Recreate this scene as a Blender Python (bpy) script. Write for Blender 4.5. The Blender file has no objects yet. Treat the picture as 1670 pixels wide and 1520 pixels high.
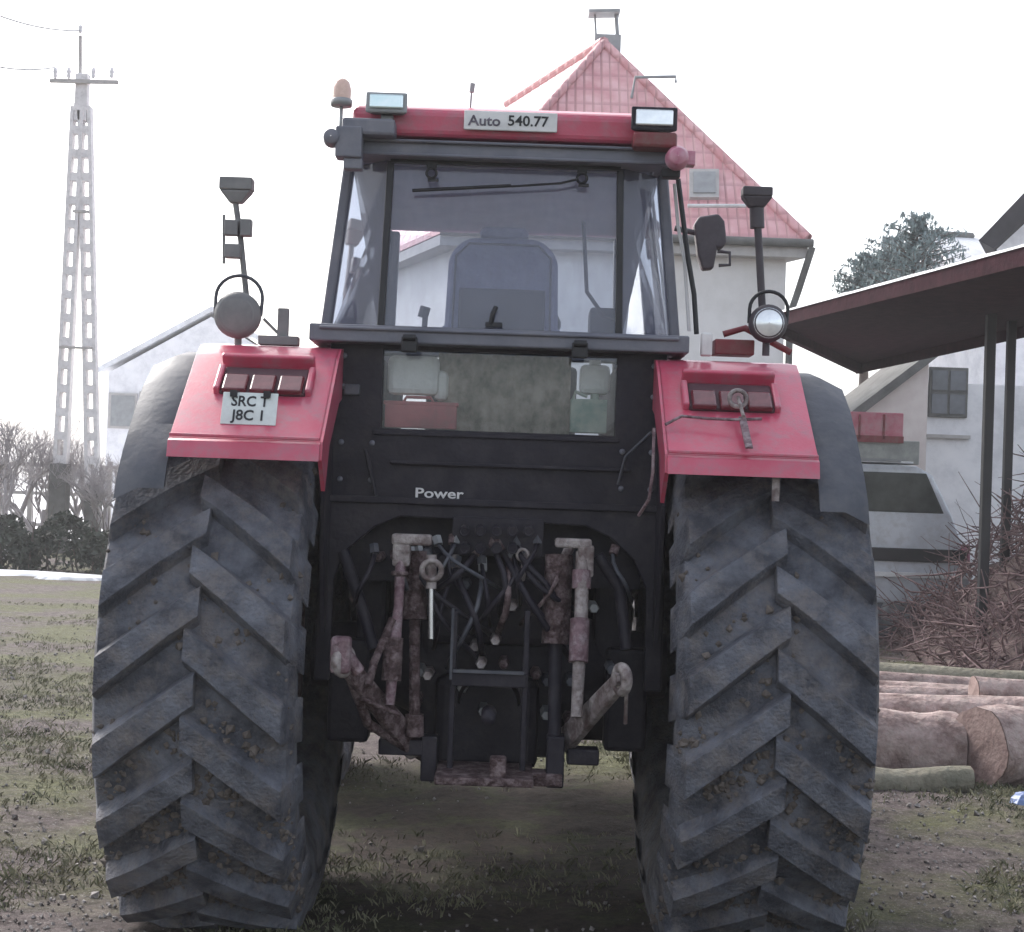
import bpy, bmesh, math, random
from mathutils import Vector, Matrix, noise, Euler
R = math.radians
sc = bpy.context.scene
# ------------------------------------------------------------------ camera
F = 2610.0; W = 1670.0; H = 1520.0
CAM = Vector((0, 0, 1.48))
PITCH = 0.9; ROLL = 2.0
CR = Euler((R(90 + PITCH), 0, 0)).to_matrix() @ Matrix.Rotation(R(ROLL), 3, 'Z')
cd = bpy.data.cameras.new('camera'); co = bpy.data.objects.new('camera', cd)
sc.collection.objects.link(co); sc.camera = co
cd.sensor_width = 36; cd.sensor_fit = 'HORIZONTAL'; cd.lens = 36 * F / W
cd.clip_start = 0.05; cd.clip_end = 3000
co.matrix_world = Matrix.Translation(CAM) @ CR.to_4x4()
# ------------------------------------------------------------------ sky and sun
SUN_EL = 38; SUN_AZ = -38          # azimuth measured from +Y, negative = to the left
w = bpy.data.worlds.new('World'); sc.world = w; w.use_nodes = True
nt = w.node_tree; bg = nt.nodes['Background']
sky = nt.nodes.new('ShaderNodeTexSky'); sky.sky_type = 'NISHITA'; sky.sun_disc = False
sky.sun_elevation = R(SUN_EL); sky.sun_rotation = R(SUN_AZ % 360)
sky.dust_density = 4.0; sky.air_density = 1.0; sky.altitude = 200
hs = nt.nodes.new('ShaderNodeHueSaturation'); hs.inputs['Saturation'].default_value = 0.42
nt.links.new(sky.outputs[0], hs.inputs['Color']); nt.links.new(hs.outputs[0], bg.inputs['Color'])
bg.inputs['Strength'].default_value = 0.15
sl = bpy.data.lights.new('sun', 'SUN'); sl.energy = 1.0; sl.angle = R(14); sl.color = (1, .96, .92)
so = bpy.data.objects.new('sun', sl); sc.collection.objects.link(so)
sd = Vector((math.sin(R(SUN_AZ)) * math.cos(R(SUN_EL)), math.cos(R(SUN_AZ)) * math.cos(R(SUN_EL)), math.sin(R(SUN_EL))))
so.rotation_euler = sd.to_track_quat('Z', 'Y').to_euler(); so.location = (-6, 8, 12)
sc.view_settings.view_transform = 'Standard'; sc.view_settings.look = 'None'
sc.view_settings.exposure = 1.28; sc.view_settings.gamma = 1
# ------------------------------------------------------------------ helpers
rnd = random.Random(7)
def at(px, py, Y):
    d = CR @ Vector(((px - W / 2) / F, -(py - H / 2) / F, -1))
    return CAM + d * (Y / d.y)
def atz(px, py, z):
    d = CR @ Vector(((px - W / 2) / F, -(py - H / 2) / F, -1))
    return CAM + d * ((z - CAM.z) / d.z)
def tag(o, label=None, cat=None, group=None, kind=None):
    if label: o['label'] = label
    if cat: o['category'] = cat
    if group: o['group'] = group
    if kind: o['kind'] = kind
    return o
def empty(name, loc, label, cat, group=None):
    o = bpy.data.objects.new(name, None); o.empty_display_size = .2
    sc.collection.objects.link(o); o.location = loc
    WL[o.name] = Vector(loc)
    return tag(o, label, cat, group)
WL = {}
class MB:
    def __init__(s): s.v = []; s.f = []; s.sm = []
    def add(s, vs, fs, sm=False):
        n = len(s.v); s.v += [Vector(v) for v in vs]
        for f in fs: s.f.append([i + n for i in f]); s.sm.append(sm)
        return s
    def box(s, c, size, rot=None):
        c = Vector(c); sx, sy, sz = [d / 2 for d in size]
        vs = [Vector((x, y, z)) for x in (-sx, sx) for y in (-sy, sy) for z in (-sz, sz)]
        if rot is not None: vs = [rot @ v for v in vs]
        return s.add([c + v for v in vs], [(0, 1, 3, 2), (4, 6, 7, 5), (0, 4, 5, 1), (2, 3, 7, 6), (0, 2, 6, 4), (1, 5, 7, 3)])
    def hexa(s, q0, q1):      # two quads (same winding)
        return s.add(list(q0) + list(q1), [(3, 2, 1, 0), (4, 5, 6, 7)] + [(i, (i + 1) % 4, 4 + (i + 1) % 4, 4 + i) for i in range(4)])
    def prism(s, poly, d):    # poly 3D points, d extrusion vector
        n = len(poly); P = [Vector(p) for p in poly]; d = Vector(d)
        return s.add(P + [p + d for p in P], [tuple(range(n - 1, -1, -1)), tuple(range(n, 2 * n))] + [(i, (i + 1) % n, n + (i + 1) % n, n + i) for i in range(n)])
    def tube(s, pts, r, n=10, cap=True, sm=True):
        pts = [Vector(p) for p in pts]; k = len(pts)
        rs = r if isinstance(r, (list, tuple)) else [r] * k
        rings = []; up = None
        for i, p in enumerate(pts):
            t = (pts[min(i + 1, k - 1)] - pts[max(i - 1, 0)]).normalized()
            if up is None: up = Vector((0, 0, 1)) if abs(t.z) < .9 else Vector((1, 0, 0))
            a = t.cross(up); 
            if a.length < 1e-4: a = t.orthogonal()
            a.normalize(); b = t.cross(a).normalized(); up = -b if (-b).dot(up) > 0 else b
            rings.append([p + (a * math.cos(2 * math.pi * j / n) + b * math.sin(2 * math.pi * j / n)) * rs[i] for j in range(n)])
        vs = [v for g in rings for v in g]; fs = []
        for i in range(k - 1):
            for j in range(n): fs.append((i * n + j, i * n + (j + 1) % n, (i + 1) * n + (j + 1) % n, (i + 1) * n + j))
        s.add(vs, fs, sm)
        if cap: s.add(rings[0], [tuple(range(n - 1, -1, -1))]); s.add(rings[-1], [tuple(range(n))])
        return s
    def lathe(s, prof, c, axis='X', n=48, sm=True, a0=0, a1=2 * math.pi):   # prof list of (axial, radius)
        c = Vector(c); full = abs(a1 - a0 - 2 * math.pi) < 1e-6; m = n if full else n + 1; vs = []
        for i in range(m):
            a = a0 + (a1 - a0) * i / n
            for (x, r) in prof:
                if axis == 'X': vs.append(c + Vector((x, r * math.cos(a), r * math.sin(a))))
                elif axis == 'Y': vs.append(c + Vector((r * math.cos(a), x, r * math.sin(a))))
                else: vs.append(c + Vector((r * math.cos(a), r * math.sin(a), x)))
        k = len(prof); fs = []
        for i in range(n):
            j = (i + 1) % m
            for q in range(k - 1): fs.append((i * k + q, i * k + q + 1, j * k + q + 1, j * k + q))
        return s.add(vs, fs, sm)
    def torus(s, c, axis, Rr, r, n=24, m=8):
        c = Vector(c); ax = Vector(axis).normalized(); u = ax.orthogonal().normalized(); v = ax.cross(u); vs = []; fs = []
        for i in range(n):
            a = 2 * math.pi * i / n; d = u * math.cos(a) + v * math.sin(a)
            for j in range(m):
                b = 2 * math.pi * j / m; vs.append(c + d * (Rr + r * math.cos(b)) + ax * r * math.sin(b))
        for i in range(n):
            for j in range(m): fs.append((i * m + j, ((i + 1) % n) * m + j, ((i + 1) % n) * m + (j + 1) % m, i * m + (j + 1) % m))
        return s.add(vs, fs, True)
    def build(s, name, m, parent=None, bevel=0, seg=2, origin=None):
        if origin is None:
            lo = Vector([min(v[i] for v in s.v) for i in range(3)]); hi = Vector([max(v[i] for v in s.v) for i in range(3)])
            origin = (lo + hi) / 2
            if parent is None: origin.z = lo.z
        origin = Vector(origin)
        me = bpy.data.meshes.new(name); me.from_pydata([v - origin for v in s.v], [], s.f)
        me.polygons.foreach_set('use_smooth', s.sm)
        bm = bmesh.new(); bm.from_mesh(me); bmesh.ops.recalc_face_normals(bm, faces=bm.faces); bm.to_mesh(me); bm.free()
        me.materials.append(m)
        o = bpy.data.objects.new(name, me); sc.collection.objects.link(o)
        WL[o.name] = origin.copy()
        if parent is not None:
            o.parent = parent; o.location = origin - WL[parent.name]
        else: o.location = origin
        if bevel:
            b = o.modifiers.new('b', 'BEVEL'); b.width = bevel; b.segments = seg; b.limit_method = 'ANGLE'; b.angle_limit = R(40); b.harden_normals = False
        return o
def text(name, body, loc, size, m, parent, rot, thick=.0015, sx=1.0):
    cu = bpy.data.curves.new(name, 'FONT'); cu.body = body; cu.size = size; cu.extrude = thick; cu.align_x = 'CENTER'; cu.align_y = 'CENTER'; cu.resolution_u = 3
    cu.offset = size * .018
    t = bpy.data.objects.new(name + '_c', cu); sc.collection.objects.link(t)
    dg = bpy.context.evaluated_depsgraph_get(); me = bpy.data.meshes.new_from_object(t.evaluated_get(dg))
    bpy.data.objects.remove(t); bpy.data.curves.remove(cu)
    for v in me.vertices: v.co.x *= sx
    me.materials.clear(); me.materials.append(m)
    o = bpy.data.objects.new(name, me); sc.collection.objects.link(o); o.parent = parent
    o.location = Vector(loc) - WL[parent.name]; o.rotation_euler = rot; WL[o.name] = Vector(loc)
    return o
# ------------------------------------------------------------------ materials
def lin(c):
    return tuple(((x / 255) / 12.92 if x / 255 <= .04045 else (((x / 255) + .055) / 1.055) ** 2.4) for x in c)
def pm(name, col, rough=.6, metal=0.0, col2=None, scale=6, amt=1.0, bump=0.0, bscale=40, detail=6, dirt=None, dirt_amt=.5, dscale=9, coat=0, stretch=(1, 1, 1), spec=.5, rvar=.1, contrast=(.35, .65)):
    m = bpy.data.materials.new(name); m.use_nodes = True; n = m.node_tree; L = n.links; p = n.nodes['Principled BSDF']
    tc = n.nodes.new('ShaderNodeTexCoord'); mp = n.nodes.new('ShaderNodeMapping'); mp.inputs['Scale'].default_value = stretch
    L.new(tc.outputs['Object'], mp.inputs[0])
    cur = None
    if col2 is None: col2 = tuple(c * .8 for c in col)
    nz = n.nodes.new('ShaderNodeTexNoise'); nz.inputs['Scale'].default_value = scale; nz.inputs['Detail'].default_value = detail; nz.inputs['Roughness'].default_value = .6
    L.new(mp.outputs[0], nz.inputs['Vector'])
    cr = n.nodes.new('ShaderNodeValToRGB'); cr.color_ramp.elements[0].position = contrast[0]; cr.color_ramp.elements[1].position = contrast[1]
    cr.color_ramp.elements[0].color = (*col, 1); cr.color_ramp.elements[1].color = (*[a + (b - a) * amt for a, b in zip(col, col2)], 1)
    L.new(nz.outputs['Fac'], cr.inputs[0]); cur = cr.outputs[0]
    if dirt:
        nd = n.nodes.new('ShaderNodeTexNoise'); nd.inputs['Scale'].default_value = dscale; nd.inputs['Detail'].default_value = 9; nd.inputs['Roughness'].default_value = .72
        L.new(tc.outputs['Object'], nd.inputs['Vector'])
        r2 = n.nodes.new('ShaderNodeValToRGB'); r2.color_ramp.elements[0].position = .47; r2.color_ramp.elements[1].position = .68
        r2.color_ramp.elements[1].color = (dirt_amt,) * 3 + (1,)
        mx = n.nodes.new('ShaderNodeMixRGB'); mx.inputs[2].default_value = (*dirt, 1)
        L.new(nd.outputs['Fac'], r2.inputs[0]); L.new(r2.outputs[0], mx.inputs[0]); L.new(cur, mx.inputs[1]); cur = mx.outputs[0]
    L.new(cur, p.inputs['Base Color'])
    p.inputs['Metallic'].default_value = metal; p.inputs['Specular IOR Level'].default_value = spec
    mr = n.nodes.new('ShaderNodeMapRange'); mr.inputs['To Min'].default_value = max(.03, rough - rvar); mr.inputs['To Max'].default_value = min(1, rough + rvar)
    L.new(nz.outputs['Fac'], mr.inputs['Value']); L.new(mr.outputs[0], p.inputs['Roughness'])
    if coat: p.inputs['Coat Weight'].default_value = coat; p.inputs['Coat Roughness'].default_value = .15
    if bump:
        nb = n.nodes.new('ShaderNodeTexNoise'); nb.inputs['Scale'].default_value = bscale; nb.inputs['Detail'].default_value = 6
        L.new(mp.outputs[0], nb.inputs['Vector']); b = n.nodes.new('ShaderNodeBump'); b.inputs['Strength'].default_value = min(1, bump); b.inputs['Distance'].default_value = .02 * max(1, bump)
        L.new(nb.outputs['Fac'], b.inputs['Height']); L.new(b.outputs[0], p.inputs['Normal'])
    return m
MUD = (.16, .125, .10)
M = {}
M['rubber'] = pm('rubber', (.050, .053, .068), .75, col2=(.175, .185, .22), scale=9, bump=.55, bscale=90, detail=12, dirt=(.20, .175, .165), dirt_amt=.7, dscale=11, contrast=(.40, .70))
M['red'] = pm('red_paint', (.50, .060, .115), .34, col2=(.58, .11, .18), scale=4, bump=.05, bscale=120, dirt=(.30, .16, .19), dirt_amt=.6, dscale=16, coat=.3)
M['red_dark'] = pm('red_dark', (.20, .025, .035), .5, dirt=MUD, dirt_amt=.6)
M['black'] = pm('black_steel', (.012, .010, .018), .55, spec=.3, col2=(.022, .020, .030), scale=8, bump=.15, dirt=(.06, .05, .055), dirt_amt=.45)
M['greymetal'] = pm('grey_cab_metal', (.11, .115, .145), .45, col2=(.16, .165, .20), scale=5, dirt=(.25, .24, .25), dirt_amt=.35, bump=.06)
M['plastic'] = pm('fender_rubber', (.042, .047, .062), .6, col2=(.08, .085, .105), scale=6, bump=.1, dirt=(.16, .155, .16), dirt_amt=.4)
M['rust'] = pm('rusty_steel', (.040, .020, .022), .7, col2=(.11, .065, .065), scale=26, bump=.9, bscale=70, dirt=(.34, .28, .29), dirt_amt=.65, dscale=26)
M['worn'] = pm('worn_light_steel', (.42, .38, .37), .6, metal=.1, col2=(.14, .11, .11), scale=20, bump=.5, bscale=60, dirt=(.10, .06, .055), dirt_amt=.9, dscale=25)
M['redworn'] = pm('worn_red_rod', (.22, .14, .16), .6, col2=(.08, .035, .045), scale=30, bump=.6, dirt=(.5, .44, .46), dirt_amt=.6, dscale=22)
M['mud'] = pm('dried_mud', (.075, .062, .055), .95, col2=(.17, .145, .13), scale=30)
M['chrome'] = pm('chrome', (.6, .6, .6), .25, metal=.9)
M['white'] = pm('white_paint', (.78, .78, .78), .5, dirt=(.5, .48, .48), dirt_amt=.4)
M['plate'] = pm('plate_white', (.72, .78, .76), .35, dirt=(.45, .42, .42), dirt_amt=.5)
M['ink'] = pm('ink', (.012, .012, .016), .5)
M['inkgrey'] = pm('ink_grey', (.16, .14, .18), .5, scale=30, col2=(.05, .04, .06))
M['lampglass'] = pm('lamp_glass', (.70, .74, .78), .12, metal=.55, col2=(.9, .93, .95), scale=25)
M['lampglasscyan'] = pm('lamp_glass_cool', (.62, .80, .82), .12, metal=.5, col2=(.8, .9, .92), scale=25)
M['taillens'] = pm('tail_lens', (.10, .012, .02), .2, col2=(.16, .03, .04), scale=30, coat=.5)
M['recess'] = pm('recess_dark', (.055, .02, .03), .6, col2=(.09, .04, .05), scale=12)
M['seat'] = pm('seat_cloth', (.17, .18, .27), .85, col2=(.23, .24, .33), scale=12, bump=.4)
M['interior'] = pm('interior_lining', (.36, .37, .46), .85, col2=(.42, .43, .52), scale=6)
M['interiordark'] = pm('interior_dark', (.07, .07, .085), .8)
M['olive'] = pm('reflection_olive', (.11, .105, .075), .85, col2=(.40, .35, .29), scale=14, bump=.3)
M['reflection_jug'] = pm('reflection_green', (.16, .26, .20), .5, col2=(.40, .44, .36), scale=16)
M['boxred'] = pm('reflection_red', (.50, .12, .13), .5, col2=(.40, .08, .10), scale=9, dirt=MUD)
M['paper'] = pm('reflection_pale', (.88, .87, .82), .8, col2=(.70, .70, .64), scale=9, bump=.4)
M['amber'] = pm('beacon_lens', (.62, .40, .34), .25, col2=(.7, .5, .42), scale=9)
M['hazelamp'] = pm('indicator_lens', (.42, .12, .20), .3, col2=(.55, .25, .32), scale=22, dirt=(.5, .35, .38))
M['mirror'] = pm('mirror_plastic', (.055, .045, .055), .55, dirt=(.1, .09, .1))
def glassmat(name, dust, tint=(.8, .86, .95), dustcol=(.42, .44, .56)):
    m = bpy.data.materials.new(name); m.use_nodes = True; n = m.node_tree; L = n.links; n.nodes.clear()
    out = n.nodes.new('ShaderNodeOutputMaterial'); tr = n.nodes.new('ShaderNodeBsdfTransparent'); tr.inputs[0].default_value = (*tint, 1)
    gl = n.nodes.new('ShaderNodeBsdfGlossy'); gl.inputs['Roughness'].default_value = .04
    df = n.nodes.new('ShaderNodeBsdfDiffuse'); df.inputs[0].default_value = (*dustcol, 1)
    fr = n.nodes.new('ShaderNodeFresnel'); fr.inputs[0].default_value = 1.5
    m1 = n.nodes.new('ShaderNodeMixShader'); m2 = n.nodes.new('ShaderNodeMixShader')
    tc = n.nodes.new('ShaderNodeTexCoord'); mp = n.nodes.new('ShaderNodeMapping'); mp.inputs['Scale'].default_value = (3, 1, 1.2)
    nz = n.nodes.new('ShaderNodeTexNoise'); nz.inputs['Scale'].default_value = 3.5; nz.inputs['Detail'].default_value = 9; nz.inputs['Roughness'].default_value = .7
    mr = n.nodes.new('ShaderNodeMapRange'); mr.inputs['From Min'].default_value = .3; mr.inputs['From Max'].default_value = .72; mr.inputs['To Min'].default_value = dust * .65; mr.inputs['To Max'].default_value = min(1, dust * 1.5)
    L.new(tc.outputs['Object'], mp.inputs[0]); L.new(mp.outputs[0], nz.inputs['Vector']); L.new(nz.outputs['Fac'], mr.inputs['Value'])
    L.new(fr.outputs[0], m1.inputs[0]); L.new(tr.outputs[0], m1.inputs[1]); L.new(gl.outputs[0], m1.inputs[2])
    L.new(mr.outputs[0], m2.inputs[0]); L.new(m1.outputs[0], m2.inputs[1]); L.new(df.outputs[0], m2.inputs[2]); L.new(m2.outputs[0], out.inputs[0])
    return m
M['glass'] = glassmat('dusty_cab_glass', .12, tint=(.93, .95, 1), dustcol=(.45, .46, .58))
M['glassclear'] = glassmat('cab_glass', .015, tint=(.95, .97, .99))
M['window'] = pm('house_window_glass', (.10, .11, .13), .1, col2=(.16, .17, .2), scale=3)
M['concrete'] = pm('concrete', (.82, .80, .81), .9, col2=(.70, .685, .69), scale=3, bump=.3, dirt=(.40, .38, .38), dirt_amt=.5)  # whitened so the pole's distance fade sits in the colour
M['concretedark'] = pm('concrete_dark', (.17, .17, .165), .9, col2=(.12, .12, .115), scale=5, bump=.3)
M['steel'] = pm('galvanised', (.33, .34, .35), .5, metal=.4)
M['plaster'] = pm('house_plaster', (.80, .78, .78), .9, col2=(.74, .72, .71), scale=1.2, bump=.1, dirt=(.60, .58, .56), dirt_amt=.5, dscale=1.3)
M['plasterwhite'] = pm('white_plaster', (.88, .87, .89), .9, col2=(.76, .76, .79), scale=2, dirt=(.45, .44, .46), dirt_amt=.35, dscale=2)
M['wood'] = pm('dark_timber', (.040, .011, .018), .95, spec=.08, col2=(.024, .007, .012), scale=9, stretch=(1, 1, 1), bump=.3, bscale=20)
M['eave'] = pm('eave_wood', (.40, .38, .37), .8, col2=(.50, .48, .47), scale=6)
M['snow'] = pm('snow', (.82, .83, .86), .7, col2=(.66, .67, .70), scale=5, bump=.5, bscale=9, dirt=(.40, .38, .36), dirt_amt=.35, dscale=3)
M['bark'] = pm('bark', (.17, .115, .105), .9, col2=(.44, .34, .32), scale=9, stretch=(1, 1, 1), bump=1, bscale=24, dirt=(.36, .31, .28), dirt_amt=.75, dscale=10)
M['barkgreen'] = pm('mossy_bark', (.14, .135, .10), .9, col2=(.24, .22, .17), scale=9, bump=1, bscale=24, dirt=(.28, .27, .22), dirt_amt=.6, dscale=12)
M['endgrain'] = pm('log_end', (.34, .25, .23), .85, col2=(.22, .15, .14), scale=14, bump=.3, dirt=(.14, .10, .09), dirt_amt=.5)
M['twig'] = pm('red_twig', (.060, .026, .030), .85, col2=(.26, .18, .18), scale=9, amt=1)
M['twiggrey'] = pm('grey_twig', (.46, .43, .44), .9, col2=(.32, .30, .31), scale=3)
M['needle'] = pm('spruce_needles', (.12, .18, .18), .8, col2=(.24, .31, .32), scale=2.5)
M['hedge'] = pm('hedge_leaves', (.018, .026, .020), .75, col2=(.055, .07, .05), scale=3)
M['trunk'] = pm('trunk_bark', (.11, .09, .08), .9)
M['bag'] = pm('blue_plastic', (.13, .20, .42), .35, col2=(.3, .36, .55), scale=9)
# ------------------------------------------------------------------ ground
def gh(x, y):
    d = math.hypot(x, y - 6)
    a = .028 if d < 14 else .02
    return .04 + a * noise.noise(Vector((x * .7, y * .7, 0))) + .016 * noise.noise(Vector((x * 2.6, y * 2.6, 3))) * (1 if d < 20 else 0) - .01
def axis(lo, hi, flo, fhi, st, grow=1.16):
    a = [flo + i * st for i in range(int((fhi - flo) / st) + 1)]
    s = st; x = a[-1]
    while x < hi: s *= grow; x += s; a.append(x)
    s = st; x = a[0]; b = []
    while x > lo: s *= grow; x -= s; b.append(x)
    return b[::-1] + a
xs = axis(-700, 700, -3.6, 4.6, .045); ys = axis(-60, 1500, 4.6, 12, .045)
g = MB(); nx = len(xs); vs = []
for y in ys:
    for x in xs:
        z = gh(x, y)
        if -4 < x < 5 and 4.5 < y < 12.5:
            z += .010 * noise.noise(Vector((x * 9, y * 9, 1))) + .007 * noise.noise(Vector((x * 22, y * 22, 2)))
        vs.append((x, y, z))
g.add(vs, [(j * nx + i, j * nx + i + 1, (j + 1) * nx + i + 1, (j + 1) * nx + i) for j in range(len(ys) - 1) for i in range(nx - 1)], True)
def groundmat():
    m = bpy.data.materials.new('muddy_turf'); m.use_nodes = True; n = m.node_tree; L = n.links; p = n.nodes['Principled BSDF']
    tc = n.nodes.new('ShaderNodeTexCoord')
    def nz(scale, det, ro=.6):
        q = n.nodes.new('ShaderNodeTexNoise'); q.inputs['Scale'].default_value = scale; q.inputs['Detail'].default_value = det; q.inputs['Roughness'].default_value = ro
        L.new(tc.outputs['Object'], q.inputs['Vector']); return q.outputs['Fac']
    def ramp(src, a, b, ca, cb):
        r = n.nodes.new('ShaderNodeValToRGB'); r.color_ramp.elements[0].position = a; r.color_ramp.elements[1].position = b
        r.color_ramp.elements[0].color = (*ca, 1); r.color_ramp.elements[1].color = (*cb, 1); L.new(src, r.inputs[0]); return r.outputs[0]
    def mix(f, a, b):
        q = n.nodes.new('ShaderNodeMixRGB'); L.new(f, q.inputs[0]); L.new(a, q.inputs[1]); L.new(b, q.inputs[2]); return q.outputs[0]
    mud = ramp(nz(12, 12, .82), .38, .66, (.034, .025, .024), (.22, .18, .175))
    grass = ramp(nz(22, 12, .85), .38, .64, (.030, .034, .013), (.19, .19, .095))
    f = ramp(nz(.9, 6), .42, .58, (0, 0, 0), (1, 1, 1))
    c = mix(f, mud, grass)
    sp = ramp(nz(75, 5, .9), .57, .66, (0, 0, 0), (.75, .75, .75))
    pale = ramp(nz(30, 2), .4, .6, (.50, .47, .45), (.66, .66, .62))
    c = mix(sp, c, pale)
    dk = ramp(nz(38, 6, .8), .30, .42, (.8, .8, .8), (0, 0, 0))
    dkc = ramp(nz(5, 2), .4, .6, (.03, .025, .02), (.045, .04, .03))
    c = mix(dk, c, dkc)
    sep = n.nodes.new('ShaderNodeSeparateXYZ'); wrp = n.nodes.new('ShaderNodeVectorMath'); wrp.operation = 'ADD'; nn = n.nodes.new('ShaderNodeTexNoise'); nn.inputs['Scale'].default_value = 2.2; nn.inputs['Detail'].default_value = 8
    L.new(tc.outputs['Object'], nn.inputs['Vector']); L.new(tc.outputs['Object'], wrp.inputs[0]); L.new(nn.outputs['Color'], wrp.inputs[1]); L.new(wrp.outputs[0], sep.inputs[0])
    def mth(op, a, b):
        q = n.nodes.new('ShaderNodeMath'); q.operation = op
        for k, v in enumerate((a, b)):
            if isinstance(v, (int, float)): q.inputs[k].default_value = v
            else: L.new(v, q.inputs[k])
        return q.outputs[0]
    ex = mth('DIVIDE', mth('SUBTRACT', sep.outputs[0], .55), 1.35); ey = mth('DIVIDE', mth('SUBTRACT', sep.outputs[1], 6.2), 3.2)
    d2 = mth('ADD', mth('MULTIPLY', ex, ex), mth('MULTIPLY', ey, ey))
    undershade = ramp(d2, .5, 1.3, (.92, .92, .92), (0, 0, 0)); undershade_col = mix(ramp(nz(3.5, 6), .5, .6, (0, 0, 0), (1, 1, 1)), ramp(nz(24, 8, .8), .35, .7, (.014, .010, .009), (.070, .050, .042)), ramp(nz(30, 8, .8), .35, .7, (.012, .014, .006), (.085, .088, .042)))  # shade beneath the tractor painted into the ground colour, in mud and moss tones
    c = mix(undershade, c, undershade_col)
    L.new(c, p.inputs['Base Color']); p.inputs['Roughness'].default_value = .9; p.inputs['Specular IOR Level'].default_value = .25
    b = n.nodes.new('ShaderNodeBump'); b.inputs['Strength'].default_value = .9; b.inputs['Distance'].default_value = .03
    L.new(nz(32, 9, .75), b.inputs['Height']); L.new(b.outputs[0], p.inputs['Normal'])
    return m
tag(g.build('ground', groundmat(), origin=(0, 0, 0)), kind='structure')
s = MB()
for i in range(40):
    pass
s.add([(-250, 33, .09), (250, 33, .09), (250, 900, .09), (-250, 900, .09)], [(0, 1, 2, 3)])
tag(s.build('snow_field', M['snow'], origin=(0, 60, .03)), kind='structure')
# thin snow remnants (ragged low patches)
def patch(name, cx, cy, rx, ry, h=.03, seed=0, rot=0):
    m = MB(); n = 60; rg = 5; vs = [Vector((cx, cy, gh(cx, cy) + h))]
    for k in range(1, rg + 1):
        t = k / rg
        for i in range(n):
            a = 2 * math.pi * i / n; w_ = 1 + .45 * noise.noise(Vector((math.cos(a) * 2.2 + seed, math.sin(a) * 2.2, seed)))+ .25 * noise.noise(Vector((math.cos(a) * 6 + seed, math.sin(a) * 6, seed)))
            dx = rx * t * w_ * math.cos(a); dy = ry * t * w_ * math.sin(a)
            x = cx + dx * math.cos(rot) - dy * math.sin(rot); y = cy + dx * math.sin(rot) + dy * math.cos(rot)
            z = gh(x, y) + (h * (1 - t ** 3) + .012 * noise.noise(Vector((x * 5, y * 5, 9))) if k < rg else -.03)
            vs.append(Vector((x, y, z)))
    fs = [(0, 1 + i, 1 + (i + 1) % n) for i in range(n)]
    for k in range(rg - 1):
        for i in range(n): fs.append((1 + k * n + i, 1 + (k + 1) * n + i, 1 + (k + 1) * n + (i + 1) % n, 1 + k * n + (i + 1) % n))
    m.add(vs, fs, True); return tag(m.build(name, M['snow'], origin=(cx, cy, 0)), kind='structure')
patch('snow', -8.2, 23.0, 2.6, .35, .07, 1)
patch('snow', -6.1, 22.4, .5, .2, .05, 5)
patch('snow', 5.9, 24.6, 1.6, .5, .12, 3)
# grass tufts: blades everywhere near
def field():
    m = MB(); r = random.Random(3); vs = []; fs = []
    for i in range(52000):
        y = 4.9 + 13 * r.random() ** 1.7; x = r.uniform(-.40, .40) * y * 1.05
        if -0.75 < x < .65 and 5.2 < y < 9 and r.random() < .8: continue
        q = noise.noise(Vector((x * .9, y * .9, 5)))
        if r.random() > .42 + q * 2.2: continue
        z = gh(x, y); h0 = r.uniform(.008, .034)
        for k in range(r.randint(3, 6)):
            a = r.uniform(0, 6.28); l = h0 * r.uniform(.5, 1.2); bx = x + r.uniform(-.025, .025); by = y + r.uniform(-.025, .025); wd = r.uniform(.0018, .0035)
            lean = r.uniform(.3, 1.6) * l; dx = math.cos(a); dy = math.sin(a); n = len(vs)
            vs += [(bx - dy * wd, by + dx * wd, z - .005), (bx + dy * wd, by - dx * wd, z - .005), (bx + dx * lean * .5 + dy * wd * .7, by + dy * lean * .5 - dx * wd * .7, z + l * .7), (bx + dx * lean, by + dy * lean, z + l)]
            fs += [(n, n + 1, n + 2), (n, n + 2, n + 3)]
    m.add(vs, fs); return m
def blademat():
    m = pm('grass_blades', (.055, .065, .028), .7, col2=(.22, .21, .13), scale=5, contrast=(.35, .62)); return m
tag(field().build('grass', blademat(), origin=(0, 0, 0)), 'short worn winter grass on the muddy yard', 'grass', kind='stuff')
def clods():
    m = MB(); r = random.Random(5)
    for i in range(12000):
        y = 4.9 + 11 * r.random() ** 1.6; x = r.uniform(-.40, .40) * y * 1.05
        if r.random() > .5 + noise.noise(Vector((x * .8, y * .8, 8))) * 1.4: continue
        if -.75 < x < .7 and r.random() < .75: continue
        z = gh(x, y); s_ = r.uniform(.003, .012) * (1.8 if r.random() < .06 else 1); rot = Euler((r.random() * 6, r.random() * 6, r.random() * 6)).to_matrix()
        vs = [Vector(v) for v in ((1, 0, 0), (-1, 0, 0), (0, 1, 0), (0, -1, 0), (0, 0, 1), (0, 0, -1))]
        vs = [Vector((x, y, z + s_ * .4)) + rot @ (v * s_ * r.uniform(.6, 1.2)) for v in vs]
        m.add(vs, [(0, 2, 4), (2, 1, 4), (1, 3, 4), (3, 0, 4), (2, 0, 5), (1, 2, 5), (3, 1, 5), (0, 3, 5)])
    return m
tag(clods().build('gravel', pm('gravel', (.07, .058, .052), .9, col2=(.28, .26, .25), scale=14, contrast=(.4, .55)), origin=(0, 0, 0)), 'loose stones and clods scattered over the mud', 'gravel', kind='stuff')

# ================================================================== TRACTOR
X0 = -.055; YA = 5.5; RT = .90
def P(u, y, z): return Vector((X0 + u, y, z))
T = empty('tractor', (X0, YA, 0), 'red and black farm tractor with big chevron tyres seen from behind', 'tractor')
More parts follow.
